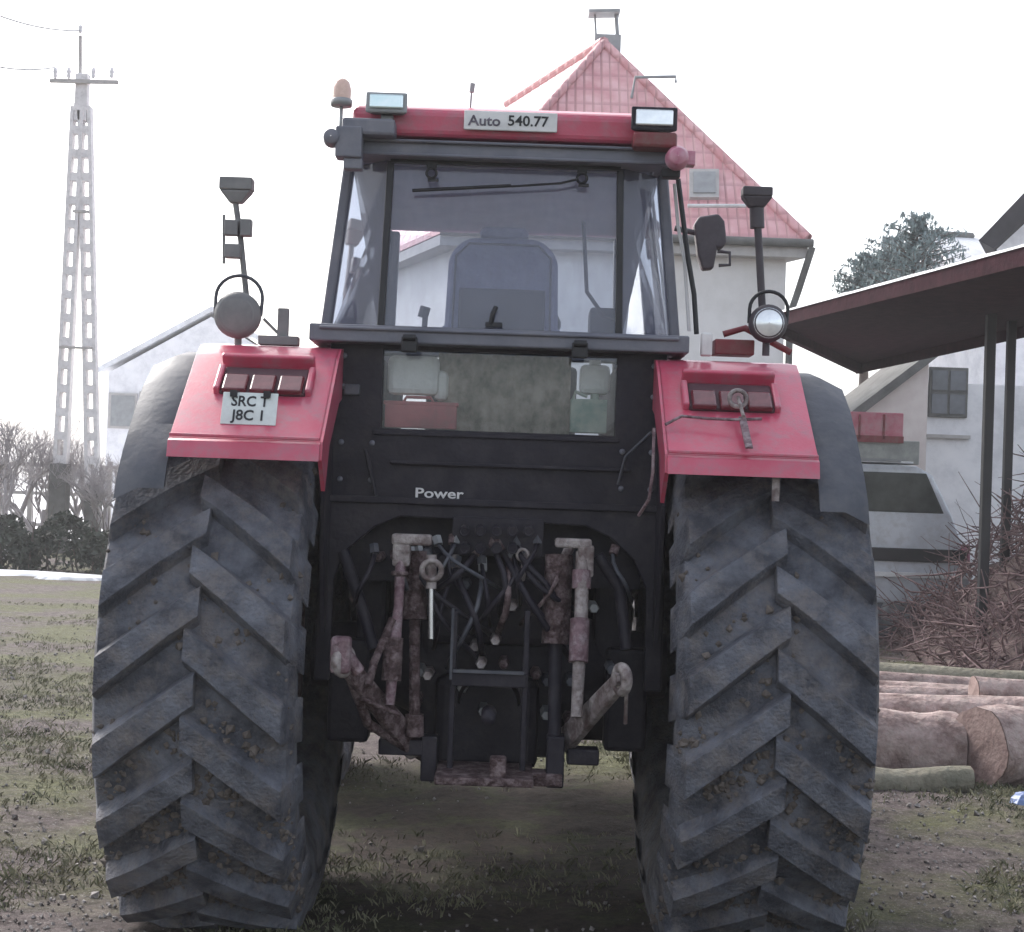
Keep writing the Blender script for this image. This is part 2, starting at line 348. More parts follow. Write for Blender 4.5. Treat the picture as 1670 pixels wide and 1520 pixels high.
# ---- rear tyre
def make_tyre(cx, cy, cz, Ro, hw, nl, lugh, side, name, parent, rimr):
    prof = []   # carcass (axial, radius)
    Rc = Ro - lugh
    pts = [(-.50, rimr / 1), (-.78, rimr + .05), (-.93, rimr + (Rc - rimr) * .42), (-.96, rimr + (Rc - rimr) * .62), (-.965, Rc - .070), (-.91, Rc - .026), (-.55, Rc - .008), (0, Rc)]
    prof = [(a * hw, r) for a, r in pts] + [(-a * hw, r) for a, r in pts[-2::-1]]
    m = MB(); m.lathe(prof, (cx, cy, cz), 'X', 96)
    def surf(a):   # radius at axial a
        a = abs(a) / hw
        ps = [(0, Rc), (.55, Rc - .008), (.91, Rc - .026), (.965, Rc - .070), (1.0, rimr + (Rc - rimr) * .62)]
        for (a0, r0), (a1, r1) in zip(ps, ps[1:]):
            if a <= a1: return r0 + (r1 - r0) * (a - a0) / (a1 - a0)
        return ps[-1][1]
    rr = random.Random(int(abs(cx) * 1000 + cy))
    for sd in (-1, 1):
        for k in range(nl):
            th0 = 2 * math.pi * (k + (.5 if sd > 0 else 0)) / nl
            n = 9; ring = []
            pitch = 2 * math.pi / nl
            for i in range(n + 1):
                t = i / n; a = -.06 * hw + t * 1.06 * hw
                if t > .9: a = hw * (.96 + .5 * (t - .9))
                # rearward direction is -Y (towards camera): lugs trail downwards outwards on the rear face
                th = th0 + pitch * (1.02 * t ** 1.05) * .98
                wd = pitch * (.265 + .07 * t)
                rb = surf(a) - .012
                if t < .9: rt = Ro - .012 * (t ** 3)
                else: rt = surf(a) + lugh * (.62 - 4 * (t - .9))
                jit = 1 + .04 * rr.uniform(-1, 1)
                sec = []
                for (q, r_) in ((-wd, rb), (-wd * .66 * jit, rt), (wd * .60 * jit, rt), (wd, rb)):
                    ang = th + q
                    sec.append(Vector((cx + sd * a, cy - r_ * math.cos(ang), cz - r_ * math.sin(ang))))
                ring.append(sec)
            vs = [v for s_ in ring for v in s_]; fs = []
            for i in range(n):
                for q in range(3): fs.append((i * 4 + q, i * 4 + q + 1, (i + 1) * 4 + q + 1, (i + 1) * 4 + q))
            fs += [(0, 1, 2, 3), (n * 4 + 3, n * 4 + 2, n * 4 + 1, n * 4)]
            m.add(vs, fs)
    nf = len(m.f)
    if Ro > .8:
        for k in range(1500):
            th = rr.uniform(-1.25, 1.5) if rr.random() < .35 else rr.uniform(.1, 1.5); a = rr.uniform(-.95, .95) * hw; q = surf(a)
            if noise.noise(Vector((a * 7, th * 5, cx * 3))) < .0 - .25 * th: continue
            s_ = rr.uniform(.006, .020); c = Vector((cx + a, cy - q * math.cos(th), cz - q * math.sin(th))); E = Euler((rr.random() * 6, rr.random() * 6, rr.random() * 6)).to_matrix()
            vs = [c + E @ (Vector(v) * s_ * rr.uniform(.6, 1.2)) for v in ((1, 0, 0), (-1, 0, 0), (0, 1, 0), (0, -1, 0), (0, 0, 1), (0, 0, -1))]
            m.add(vs, [(0, 2, 4), (2, 1, 4), (1, 3, 4), (3, 0, 4), (2, 0, 5), (1, 2, 5), (3, 1, 5), (0, 3, 5)], True)
    o = m.build('tyre', M['rubber'], parent, bevel=.004, seg=2, origin=(cx, cy, cz)); o.data.materials.append(M['mud'])
    for p_ in o.data.polygons[nf:]: p_.material_index = 1
    return o
def wheel(name, u, y, Ro, hw, nl, lugh, rimr, side):
    c = P(u, y, Ro - .025)
    e = MB(); o = side
    # rim as the part mesh, tyre as its sub-part
    m = MB()
    m.lathe([(-hw * .52, rimr + .01), (-hw * .50, rimr - .03), (-hw * .2, rimr - .05), (hw * .2, rimr - .05), (hw * .5, rimr - .03), (hw * .52, rimr + .01)], c, 'X', 64)
    m.lathe([(o * .02, rimr - .05), (o * .02, .22), (o * -.06, .16), (o * -.06, .001)], c, 'X', 48)
    m.lathe([(o * .04, rimr - .05), (o * .04, .22), (o * .02, .16), (o * .12, .14), (o * .12, .001)], c, 'X', 48)
    for k in range(8):
        a = k * math.pi / 4; m.tube([c + Vector((o * .03, .19 * math.cos(a), .19 * math.sin(a))), c + Vector((o * .07, .19 * math.cos(a), .19 * math.sin(a)))], .014, 6)
    wobj = m.build('wheel', M['redworn'], T, origin=c)
    make_tyre(c.x, c.y, c.z, Ro, hw, nl, lugh, side, 'tyre', wobj, rimr)
    return wobj
for sd in (-1, 1):
    w_ = wheel('wheel', sd * (.860 if sd > 0 else .856), YA, RT, .308, 22, .042, .49, sd)
    w2 = wheel('wheel', sd * .90, 8.05, .60, .19, 20, .032, .33, sd)
# ---- axle, gearbox, engine
m = MB(); m.lathe([(-.60, .11), (-.42, .12), (-.30, .17), (-.24, .20), (.24, .20), (.30, .17), (.42, .12), (.60, .11)], P(0, YA, .90), 'X', 28)
m.build('axle', M['black'], T)
m = MB(); m.box(P(0, 5.95, .93), (.46, 1.3, .66)); m.box(P(0, 5.38, 1.12), (.40, .25, .30)); m.box(P(0, 5.28, .72), (.34, .10, .30)); m.build('gearbox', M['black'], T, bevel=.03)
m = MB(); m.box(P(0, 7.5, .95), (.5, 2.0, .55)); m.box(P(0, 8.05, .58), (1.3, .16, .16)); m.build('engine', M['black'], T, bevel=.03)
for sd in (-1, 1):  # added dark filler below the cab, shaped as tanks and axle brackets
    m = MB(); m.box(P(sd * .395, 6.55, .98), (.27, 1.0, .86)); m.box(P(sd * .395, 6.55, .98), (.285, .03, .88)); m.build('fuel_tank', M['black'], T, bevel=.03)
    m = MB(); m.box(P(sd * .40, 5.45, 1.06), (.10, .16, .42)); m.box(P(sd * .46, 5.36, .80), (.14, .10, .34)); m.build('axle_bracket', M['black'], T, bevel=.015)
m = MB(); m.prism([P(-.33, 6.85, 1.2), P(.33, 6.85, 1.2), P(.33, 6.85, 1.60), P(.27, 6.85, 1.70), P(-.27, 6.85, 1.70), P(-.33, 6.85, 1.60)], (0, 2.0, -.06)); m.build('engine_hood', M['red'], T, bevel=.03)
# ---- cab rear lower panel with window opening
YP = 5.20
m = MB()
def frame(mb, x0, x1, z0, z1, hx0, hx1, hz0, hz1, y, t):
    q = [(x0, x1, z0, hz0), (x0, x1, hz1, z1), (x0, hx0, hz0, hz1), (hx1, x1, hz0, hz1)]
    for a, b, c, d in q: mb.box(P((a + b) / 2, y, (c + d) / 2), (b - a, t, d - c))
frame(m, -.545, .545, 1.44, 1.945, -.375, .385, 1.67, 1.925, YP, .04)
pan = m.build('cab_panel', M['black'], T)
text('lettering', 'Power', P(-.178, YP - .0225, 1.463), .044, M['white'], pan, (R(90), 0, 0), sx=1.35)
m = MB()   # lower lip and ribs
m.box(P(0, YP - .03, 1.437), (1.06, .05, .022)); m.box(P(0, YP - .022, 1.655), (.80, .012, .016)); m.box(P(0.05, YP-.03, 1.56), (.78, .015, .012)); m.tube([P(-.42, YP - .025, 1.60), P(-.38, YP - .03, 1.45)], .008, 6)
m.build('panel_ribs', M['black'], pan, bevel=.004)
m = MB(); m.box(P(.005, YP + .012, 1.797), (.766, .006, .262)); m.build('lower_window', M['glassclear'], T)
# arch plate
m = MB()
arch = [(-.56, 1.43), (.56, 1.43), (.56, .85), (.505, .85), (.50, 1.18), (.46, 1.27), (.38, 1.34), (.30, 1.375), (-.30, 1.385), (-.38, 1.35), (-.47, 1.27), (-.505, 1.18), (-.51, .85), (-.56, .85)]
m.prism([P(a, 5.16, b) for a, b in arch], (0, .05, 0)); m.build('hitch_arch', M['black'], T, bevel=.006)
m = MB(); m.box(P(0, 5.34, 1.28), (.98, .1, .22)); m.box(P(0, 5.9, 1.42), (1.04, 1.3, .05)); m.build('cab_floor', M['black'], T)
# inner mudguard sheets
for sd in (-1, 1):
    m = MB(); pts = [(4.98, 1.45), (5.1, 1.9), (5.4, 1.93), (6.2, 1.9), (6.55, 1.5), (6.6, 1.0), (5.5, 1.2), (5.1, 1.0)]
    m.prism([P(sd * .525, y, z) for y, z in pts], (sd * .012, 0, 0)); m.build('inner_mudguard', M['black'], T)
# ---- sill beam
m = MB(); m.box(P(.0, 5.16, 1.967), (1.215, .12, .056)); m.box(P(0, 5.095, 1.982), (1.15, .012, .012)); m.box(P(0, 5.60, 1.965), (1.20, .06, .05));
for sd in (-1, 1): m.box(P(sd * .585, 6.0, 1.967), (.05, 1.55, .055))
m.build('cab_sill', M['greymetal'], T, bevel=.008)
for u in (-.50, -.40, .41, .505):
    for z in (1.50, 1.62, 1.80, 1.90):
        if abs(u) < .45 and z > 1.65: continue
        m = MB(); m.lathe([(-.006, .001), (-.006, .008), (0, .010)], P(u, YP - .0215, z), 'Y', 8); m.build('bolt', M['greymetal'], pan)
m = MB(); m.box(P(-.47, YP - .03, 1.79), (.05, .02, .035)); m.build('socket', M['plastic'], pan, bevel=.004)
# latches under the beam
for u in (-.285, .258):
    m = MB(); m.box(P(u, 5.085, 1.935), (.05, .03, .05)); m.tube([P(u - .02, 5.07, 1.955), P(u + .02, 5.07, 1.955)], .012, 8); m.build('latch', M['ink'], T, bevel=.004)
# ---- cab frame
def bar(mb, a, b, wx, wy):
    a = Vector(a); b = Vector(b)
    mb.hexa([a + Vector((-wx / 2, -wy / 2, 0)), a + Vector((wx / 2, -wy / 2, 0)), a + Vector((wx / 2, wy / 2, 0)), a + Vector((-wx / 2, wy / 2, 0))],
            [b + Vector((-wx / 2, -wy / 2, 0)), b + Vector((wx / 2, -wy / 2, 0)), b + Vector((wx / 2, wy / 2, 0)), b + Vector((-wx / 2, wy / 2, 0))])
for sd in (-1, 1):
    m = MB(); bar(m, P(sd * .585, 5.36, 1.995), P(sd * .528, 5.38, 2.56), .034, .06); m.build('rear_pillar', M['greymetal'], T, bevel=.008)
    m = MB(); bar(m, P(sd * .388, 5.205, 1.995), P(sd * .376, 5.225, 2.545), .022, .03); m.build('window_post', M['ink'], T, bevel=.004)
    m = MB(); bar(m, P(sd * .575, 6.1, 1.995), P(sd * .51, 6.1, 2.56), .04, .05); m.build('door_pillar', M['greymetal'], T, bevel=.008)
    m = MB(); bar(m, P(sd * .50, 6.80, 1.45), P(sd * .475, 6.76, 2.56), .045, .05); m.build('front_pillar', M['greymetal'], T, bevel=.008)
    # quarter glass, side glass
    m = MB(); q = [P(sd * .398, 5.215, 1.995), P(sd * .570, 5.335, 1.995), P(sd * .513, 5.355, 2.55), P(sd * .386, 5.235, 2.55)]
    m.prism(q, (0, .005, 0)); m.build('quarter_window', M['glass'], T)
    m = MB(); q = [P(sd * .587, 5.39, 1.995), P(sd * .580, 6.07, 1.995), P(sd * .515, 6.07, 2.55), P(sd * .53, 5.41, 2.55)]
    m.prism(q, (-sd * .004, 0, 0)); m.build('side_window', M['glass'], T)
    m = MB(); q = [P(sd * .575, 6.13, 1.995), P(sd * .505, 6.77, 1.995), P(sd * .48, 6.74, 2.55), P(sd * .51, 6.13, 2.55)]
    m.prism(q, (-sd * .004, 0, 0)); m.build('side_window', M['glassclear'], T)
# rear window (hinged)
m = MB(); q = [P(-.376, 5.215, 2.003), P(.376, 5.215, 2.003), P(.366, 5.235, 2.535), P(-.366, 5.235, 2.535)]
m.prism(q, (0, .005, 0)); rw = m.build('rear_window', M['glass'], T)
m = MB(); bar(m, P(0, 5.20, 1.996), P(0, 5.20, 2.004), .76, .02); m.build('window_seal', M['ink'], rw); m = MB(); m.box(P(0, 5.205, 2.542), (.75, .02, .012)); m.build('window_seal', M['ink'], rw)
for u, z in ((-.24, 2.505), (.25, 2.505)):
    m = MB(); m.torus(P(u, 5.19, z), (0, 1, 0), .016, .0045, 14, 6); m.box(P(u, 5.195, z + .028), (.032, .012, .022)); m.box(P(u + .006, 5.195, z - .022), (.034, .008, .01)); m.build('hinge', M['ink'], rw)
m = MB(); m.tube([P(-.03, 5.185, 2.02), P(-.025, 5.175, 2.05), P(-.015, 5.185, 2.075)], .008, 8); m.box(P(-.02, 5.19, 2.018), (.055, .02, .014)); m.build('window_handle', M['ink'], rw)
m = MB(); m.tube([P(.02, 5.19, 2.47), P(.18, 5.185, 2.485), P(.235, 5.185, 2.50)], .004, 6); m.tube([P(-.30, 5.187, 2.445), P(.02, 5.187, 2.472)], .006, 6); m.build('wiper', M['ink'], rw)
# windscreen
m = MB(); m.prism([P(-.48, 6.82, 1.70), P(.48, 6.82, 1.70), P(.455, 6.78, 2.55), P(-.455, 6.78, 2.55)], (0, .005, 0)); m.build('windscreen', M['glassclear'], T)
# headlining and header
m = MB(); m.box(P(0, 6.06, 2.60), (1.0, 1.56, .045)); m.build('headlining', M['interior'], T, bevel=.01)
m = MB(); m.box(P(0, 5.22, 2.577), (1.06, .14, .052)); m.box(P(0, 5.145, 2.552), (1.02, .02, .010)); m.box(P(0, 5.142, 2.596), (1.02, .02, .010))
for sd in (-1, 1): m.box(P(sd * .515, 6.05, 2.585), (.05, 1.5, .06))
m.build('cab_header', M['greymetal'], T, bevel=.012)
# roof
m = MB(); pr = [(5.15, 2.615), (5.14, 2.70), (5.19, 2.722), (5.6, 2.735), (6.5, 2.735), (6.95, 2.71), (7.0, 2.64), (6.9, 2.615)]
m.prism([P(-.50, y, z) for y, z in pr], (1.0, 0, 0)); roof = m.build('roof', M['red'], T, bevel=.02, seg=3)
m = MB(); m.box(P(.012, 5.130, 2.668), (.300, .010, .062)); sg = m.build('roof_sign', M['white'], T, bevel=.003)
text('lettering', 'Auto', P(-.072, 5.1245, 2.665), .046, M['inkgrey'], sg, (R(90), 0, 0), sx=1.1)
text('lettering', '540.77', P(.068, 5.1245, 2.668), .046, M['ink'], sg, (R(90), 0, 0), sx=1.05)
# roof lamps
def worklamp(u, z, w__, h_, lens, y=5.08, frame_m='black'):
    m = MB(); c = P(u, y, z)
    m.hexa([c + Vector((a * w__ / 2, 0, b * h_ / 2)) for a, b in ((-1, -1), (1, -1), (1, 1), (-1, 1))], [c + Vector((a * w__ * .36, .085, b * h_ * .34)) for a, b in ((-1, -1), (1, -1), (1, 1), (-1, 1))])
    m.box(c + Vector((0, .05, -h_ * .62)), (w__ * .3, .03, h_ * .4))
    L_ = m.build('work_lamp', M[frame_m], T, bevel=.006)
    m = MB(); m.box(c + Vector((0, -.004, .002)), (w__ * .80, .012, h_ * .66)); m.build('lens', M[lens], L_, bevel=.005)
    return L_
worklamp(-.385, 2.704, .135, .068, 'lampglasscyan', frame_m='steel')
worklamp(.470, 2.682, .150, .078, 'lampglass')
m = MB(); m.box(P(.475, 5.12, 2.615), (.14, .09, .05)); m.build('lamp_bracket', M['red_dark'], T, bevel=.01)
m = MB(); m.box(P(-.44, 5.12, 2.625), (.17, .09, .055)); m.build('lamp_bracket', M['greymetal'], T, bevel=.01)
# corner indicators
m = MB(); m.lathe([(-.035, .001), (-.03, .026), (-.012, .036), (.02, .038), (.045, .030)], P(.545, 5.06, 2.555), 'Y', 20); m.box(P(.588, 5.09, 2.558), (.03, .05, .045)); m.build('corner_indicator', M['hazelamp'], T, bevel=.002)
m = MB(); m.box(P(.53, 5.12, 2.515), (.06, .05, .03)); m.build('indicator_bracket', M['ink'], T, bevel=.004)
m = MB(); m.box(P(-.50, 5.10, 2.572), (.085, .07, .10)); m.lathe([(-.03, .001), (-.025, .025), (.02, .03)], P(-.555, 5.08, 2.585), 'Y', 16); m.build('corner_indicator', M['greymetal'], T, bevel=.006)
m = MB(); m.box(P(-.485, 5.10, 2.505), (.06, .05, .035)); m.build('indicator_bracket', M['greymetal'], T, bevel=.004)
# rotating beacon on stalk (left)
m = MB(); m.tube([P(-.535, 5.14, 2.56), P(-.535, 5.14, 2.70)], .006, 8); m.lathe([(0, .001), (0, .034), (.02, .036), (.024, .03)], P(-.535, 5.14, 2.70), 'Z', 20); b_ = m.build('beacon', M['steel'], T)
m = MB(); m.lathe([(0, .030), (.03, .031), (.055, .024), (.066, .01), (.067, .001)], P(-.535, 5.14, 2.724), 'Z', 20); m.build('beacon_lens', M['amber'], b_)
m = MB(); m.tube([P(-.125, 5.3, 2.73), P(-.123, 5.3, 2.80)], .004, 6); m.tube([P(-.123, 5.3, 2.80), P(-.12, 5.3, 2.83)], .009, 8); m.build('aerial', M['steel'], T)
# ---- inside the cab
m = MB()
m.prism([P(-.20, 5.55, 1.98), P(.20, 5.55, 1.98), P(.19, 5.55, 2.30), P(.13, 5.55, 2.36), P(-.13, 5.55, 2.36), P(-.19, 5.55, 2.30)], (0, .12, 0)); seat = m.build('driver_seat', M['seat'], T, bevel=.03, seg=3)
m = MB(); m.tube([P(-.17, 5.546, 2.02), P(-.165, 5.546, 2.29), P(-.12, 5.546, 2.335), P(.12, 5.546, 2.335), P(.165, 5.546, 2.29), P(.17, 5.546, 2.02)], .004, 6); m.build('piping', M['interiordark'], seat)
m = MB(); m.box(P(0, 5.545, 2.10), (.30, .016, .16)); m.build('back_shell', M['interiordark'], seat, bevel=.01)
m = MB(); m.box(P(0, 5.82, 2.0), (.44, .5, .12)); m.box(P(0, 5.8, 1.80), (.34, .36, .30)); m.build('cushion', M['seat'], seat, bevel=.04, seg=3)
m = MB(); m.prism([P(-.09, 5.56, 2.36), P(.09, 5.56, 2.36), P(.08, 5.56, 2.40), P(-.08, 5.56, 2.40)], (0, .09, 0)); m.build('headrest', M['seat'], seat, bevel=.02)
m = MB(); m.torus(P(0.02, 6.45, 2.16), (0, -.5, .85), .20, .014, 32, 8); m.tube([P(.02, 6.45, 2.15), P(.02, 6.62, 1.80)], .02, 8); m.build('steering_wheel', M['ink'], T)
m = MB(); m.box(P(0, 6.68, 1.80), (.62, .2, .40)); m.box(P(-.47, 6.0, 1.82), (.14, 1.1, .22)); m.box(P(.47, 6.0, 1.82), (.14, 1.1, .22)); m.build('dashboard', M['interiordark'], T, bevel=.02)
m = MB(); m.tube([P(.28, 5.7, 2.45), P(.30, 5.7, 2.20), P(.36, 5.7, 2.12), P(.42, 5.7, 2.10)], .008, 6); m.build('seat_belt', M['interiordark'], T)
m = MB(); m.box(P(.37, 5.9, 2.10), (.10, .16, .12)); m.build('console', M['interiordark'], T, bevel=.01)
m = MB(); m.tube([P(-.3, 6.0, 1.9), P(-.29, 6.0, 2.12)], .012, 6); m.tube([P(-.3, 6.0, 2.12), P(-.29, 6.0, 2.16)], .02, 8); m.build('control_lever', M['interiordark'], T)
# olive sheet and small shapes put in for the reflection in the lower window
m = MB()
n = 30; vs = []
for j in (0, 1):
    for i in range(n + 1):
        vs.append(P(-.20 + .44 * i / n, 5.30 + .012 * math.sin(i * 1.3) + .006 * math.sin(i * 3.1), 1.66 + .27 * j))
m.add(vs, [(i, i + 1, n + 2 + i, n + 1 + i) for i in range(n)], True); m.add([v + Vector((0, .008, 0)) for v in vs], [(i, i + 1, n + 2 + i, n + 1 + i) for i in range(n)], True)
m.build('reflection_sheet', M['olive'], T)
def thing(mb, name, mat, label, cat, bevel=0, **k):
    return tag(mb.build(name, M[mat], None, bevel=bevel, **k), label, cat)
m = MB(); m.box(P(-.25, 5.27, 1.715), (.235, .06, .078)); m.box(P(-.25, 5.27, 1.757), (.245, .065, .012)); m.tube([P(-.31, 5.27, 1.76), P(-.30, 5.27, 1.778), P(-.22, 5.27, 1.778), P(-.21, 5.27, 1.76)], .006, 6)
thing(m, 'reflection_box', 'boxred', 'dull red toolbox put inside the cab as a red reflection in the lower rear window', 'reflection_box', bevel=.006)
m = MB(); m.box(P(-.28, 5.28, 1.85), (.17, .05, .13)); m.box(P(-.19, 5.30, 1.82), (.05, .04, .10)); 
thing(m, 'reflection_sack', 'paper', 'pale folded sack above the red toolbox put in as a pale reflection in the lower cab window', 'reflection_sack', bevel=.022)
m = MB(); m.box(P(.30, 5.27, 1.735), (.12, .06, .11)); m.tube([P(.32, 5.27, 1.79), P(.32, 5.27, 1.81)], .015, 10); m.tube([P(.25, 5.27, 1.79), P(.255, 5.27, 1.815), P(.295, 5.27, 1.80)], .007, 6)
thing(m, 'reflection_canister', 'reflection_jug', 'dull green canister put in as a green reflection at the right of the lower cab window', 'reflection_canister', bevel=.016)
m = MB(); m.box(P(.32, 5.33, 1.86), (.10, .05, .10)); m.tube([P(.32, 5.33, 1.91), P(.32, 5.33, 1.925)], .02, 10)
thing(m, 'reflection_jug', 'paper', 'white plastic jug above the dull green canister put in the cab as a white reflection in the lower window', 'reflection_jug', bevel=.018)
# ---- fenders
FP = [(6.35, 1.70), (6.1, 1.86), (5.75, 1.935), (5.30, 1.935), (5.12, 1.915), (5.05, 1.875), (4.735, 1.63), (4.70, 1.605), (4.69, 1.55)]
def strip(prof, u0, u1, t, sd, ease=0):
    m = MB(); k = len(prof)
    nrm = []
    for i in range(k):
        a = Vector(prof[max(i - 1, 0)]); b = Vector(prof[min(i + 1, k - 1)]); d = (b - a).normalized(); nrm.append(Vector((d.y, -d.x)))
    cols = [(u0, 0), (u0 + (u1 - u0) * .5, 0), (u1, ease)]
    top = []; bot = []
    for (u, e) in cols:
        for i, (y, z) in enumerate(prof):
            off = nrm[i] * (-e)
            top.append(P(sd * u, y + (-off.x if 0 else 0), z - e)); bot.append(P(sd * u, y - (-nrm[i].x) * t * (1 if 1 else 0), z - e - abs(nrm[i].y) * t))
    vs = top + bot; N = len(top); fs = []
    for c in range(2):
        for i in range(k - 1):
            a = c * k + i; b = a + 1; d = a + k; e_ = d + 1
            fs += [(a, b, e_, d), (N + a, N + d, N + e_, N + b)]
    for i in range(k - 1):
        fs += [(i, N + i, N + i + 1, i + 1), (2 * k + i, 2 * k + i + 1, N + 2 * k + i + 1, N + 2 * k + i)]
    for c in range(2):
        fs += [(c * k, c * k + k, N + c * k + k, N + c * k), (c * k + k - 1, N + c * k + k - 1, N + c * k + 2 * k - 1, c * k + 2 * k - 1)]
    m.add(vs, fs, True); return m
slope = math.atan2(1.875 - 1.625, 5.05 - 4.735)      # face angle from horizontal
RX = Matrix.Rotation(slope, 3, 'X')
def on_face(u, t, off=0):    # t 0 at top edge .. 1 at lower edge ; off outward
    y = 5.05 + (4.735 - 5.05) * t; z = 1.875 + (1.625 - 1.875) * t
    return P(u, y - math.sin(slope) * off, z + math.cos(slope) * off)
for sd in (-1, 1):
    fe = strip(FP, .510, .955, .02, sd).build('fender', M['red'], T, bevel=.012, seg=3)
    # inner flange
    m = MB(); inner = [(y, z) for y, z in FP]
    low = [(4.80, 1.46), (4.88, 1.60), (5.10, 1.74), (5.35, 1.80), (5.75, 1.80), (6.1, 1.72), (6.3, 1.60)]
    m.prism([P(sd * .503, y, z) for y, z in inner + low], (sd * .012, 0, 0)); m.build('fender_flange', M['red'], fe)
    # raised border lip at foot
    m = MB(); m.box(P(sd * .732, 4.688, 1.612), (.44, .012, .010)); m.box(P(sd * .732, 4.683, 1.555), (.445, .014, .012)); m.build('fender_lip', M['red'], fe, bevel=.003)
    # black extension
    EP = [(6.45, 1.55), (6.2, 1.78), (5.75, 1.90), (5.30, 1.905), (5.10, 1.875), (4.97, 1.80), (4.85, 1.70), (4.76, 1.61), (4.70, 1.53), (4.67, 1.46)]
    strip(EP, .955, 1.10, .02, sd, ease=.035).build('fender_extension', M['plastic'], fe, bevel=.012, seg=3)
    for du in (-.19, -.06, .06, .19):
        m = MB(); m.lathe([(-.006, .001), (-.006, .007), (0, .009)], P(sd * .73 + du, 4.688, 1.583), 'Y', 8); m.build('bolt', M['steel'], fe)
    # tail lamp recess
    uc = sd * .735 + (.02 if sd < 0 else -.015)
    m = MB(); c = on_face(uc, .36, .004)
    m.box(c, (.265, .135, .022), RX); hs_ = m.build('tail_lamp', M['recess'], fe, bevel=.008)
    m = MB(); m.box(on_face(uc, .13, .022), (.29, .02, .045), RX); m.box(on_face(uc - .14, .36, .012), (.02, .13, .03), RX); m.box(on_face(uc + .14, .36, .012), (.02, .13, .03), RX); m.build('lamp_surround', M['red'], hs_, bevel=.006)
    for k, du in enumerate((-.085, 0, .085)):
        m = MB(); m.box(on_face(uc + du, .44, .020), (.075, .085, .018), RX); m.build('lens', M['taillens'], hs_, bevel=.006)
# number plate (left) hanging below the lamp
pl_c = on_face(-.735, .80, .030); pr_ = Matrix.Rotation(R(68), 3, 'X')
m = MB(); m.box(pl_c, (.165, .105, .004), pr_); npl = m.build('number_plate', M['plate'], T, bevel=.001)
for body, dz, sx_ in (('SRC T', .022, .9), ('J8C 1', -.024, .95)):
    text('lettering', body, pl_c + pr_ @ Vector((0, dz, .0028)), .047, M['ink'], npl, (R(68), 0, 0), sx=sx_, thick=.0008)
m = MB(); m.box(pl_c + Vector((-.05, .03, .045)), (.02, .06, .02)); m.box(pl_c + Vector((.05, .03, .045)), (.02, .06, .02)); m.build('plate_bracket', M['ink'], npl)
# right fender: wire, socket and strap
m = MB(); m.tube([on_face(.51, .78, .02), on_face(.56, .70, .03), on_face(.64, .72, .03), on_face(.72, .74, .035), on_face(.80, .70, .03)], .005, 6); m.build('cable', M['redworn'], T)
m = MB(); m.torus(on_face(.735, .50, .045), (0, -1, .2), .026, .007, 18, 6); m.tube([on_face(.735, .50, .05), on_face(.742, .75, .05)], .006, 6); m.build('coupling_ring', M['worn'], T)
m = MB(); m.hexa([on_face(.742 - .011, .70, .03), on_face(.742 + .011, .70, .03), on_face(.742 + .011, .70, .036), on_face(.742 - .011, .70, .036)], [on_face(.748 - .011, 1.08, .03), on_face(.748 + .011, 1.08, .03), on_face(.748 + .011, 1.08, .036), on_face(.748 - .011, 1.08, .036)]); m.build('strap', M['redworn'], T)
m = MB(); m.box(at(1265, 798, 4.70), (.022, .006, .07)); m.build('mud_flap_strap', M['worn'], T)
m = MB(); m.tube([P(.47, 4.72, 1.68), P(.468, 4.69, 1.55), P(.462, 4.72, 1.47), P(.44, 4.8, 1.42)], .005, 6); m.build('hose', M['redworn'], T)
m = MB(); m.tube([at(1062, 705, 5.0), at(1020, 745, 5.05), at(1008, 790, 5.1)], .005, 6); m.build('hose', M['plastic'], T)
# fender-top work lights with guard hoops, poles
def fender_light(px, py, rr, Y, mat, hoop):
    c = at(px, py, Y)
    m = MB(); m.lathe([(-.03, .001), (-.028, rr * .75), (-.012, rr), (.01, rr), (.05, rr * .7), (.07, .001)], c, 'Y', 28); m.tube([c + Vector((0, .02, -rr * .8)), c + Vector((0, .02, -rr - .04))], .012, 8)
    L_ = m.build('fender_light', M[mat], T)
    m = MB(); m.lathe([(-.034, .001), (-.032, rr * .5), (-.026, rr * .80)], c, 'Y', 24); m.build('lens', M[hoop], L_)
    m = MB(); h = c + Vector((.002, 0, rr * .75)); pts = [h + Vector((rr * 1.0 * math.cos(a), 0, rr * .95 * math.sin(a))) for a in [math.pi * i / 12 for i in range(13)]]
    m.tube([c + Vector((rr * .98, 0, 0))] + pts + [c + Vector((-rr * .98, 0, 0))], .006, 8); m.build('guard_hoop', M['ink'] if Y == 5.19 else M['plastic'], L_)
M['lampgrey'] = pm('lamp_back_grey', (.15, .15, .155), .6, col2=(.22, .22, .22), scale=10)
fender_light(388, 514, .076, 5.2, 'lampgrey', 'lampgrey')
fender_light(1252, 528, .062, 5.19, 'mirror', 'lampglass')
# left pole with marker lamps
a = at(404, 505, 5.24); b = at(392, 385, 5.24); c = at(384, 330, 5.24)
m = MB(); m.tube([a, b, c], .010, 8); mp_ = m.build('marker_pole', M['lampgrey'], T)
m = MB(); m.box(at(378, 372, 5.22), (.045, .04, .05)); m.box(at(402, 372, 5.22), (.035, .04, .055)); m.box(at(380, 410, 5.22), (.05, .04, .045)); m.tube([at(365, 350, 5.22), at(365, 430, 5.22)], .006, 6); m.build('marker_lamp', M['lampgrey'], mp_, bevel=.006)
c = at(386, 312, 5.24)
m = MB(); m.hexa([c + Vector((x, y, -.04)) for x, y in ((-.02, -.02), (.02, -.02), (.02, .02), (-.02, .02))], [c + Vector((x, y, .0)) for x, y in ((-.052, -.03), (.052, -.03), (.052, .03), (-.052, .03))]); m.box(c + Vector((0, 0, .022)), (.108, .062, .042)); m.build('marker_cap', M['lampgrey'], mp_, bevel=.005)
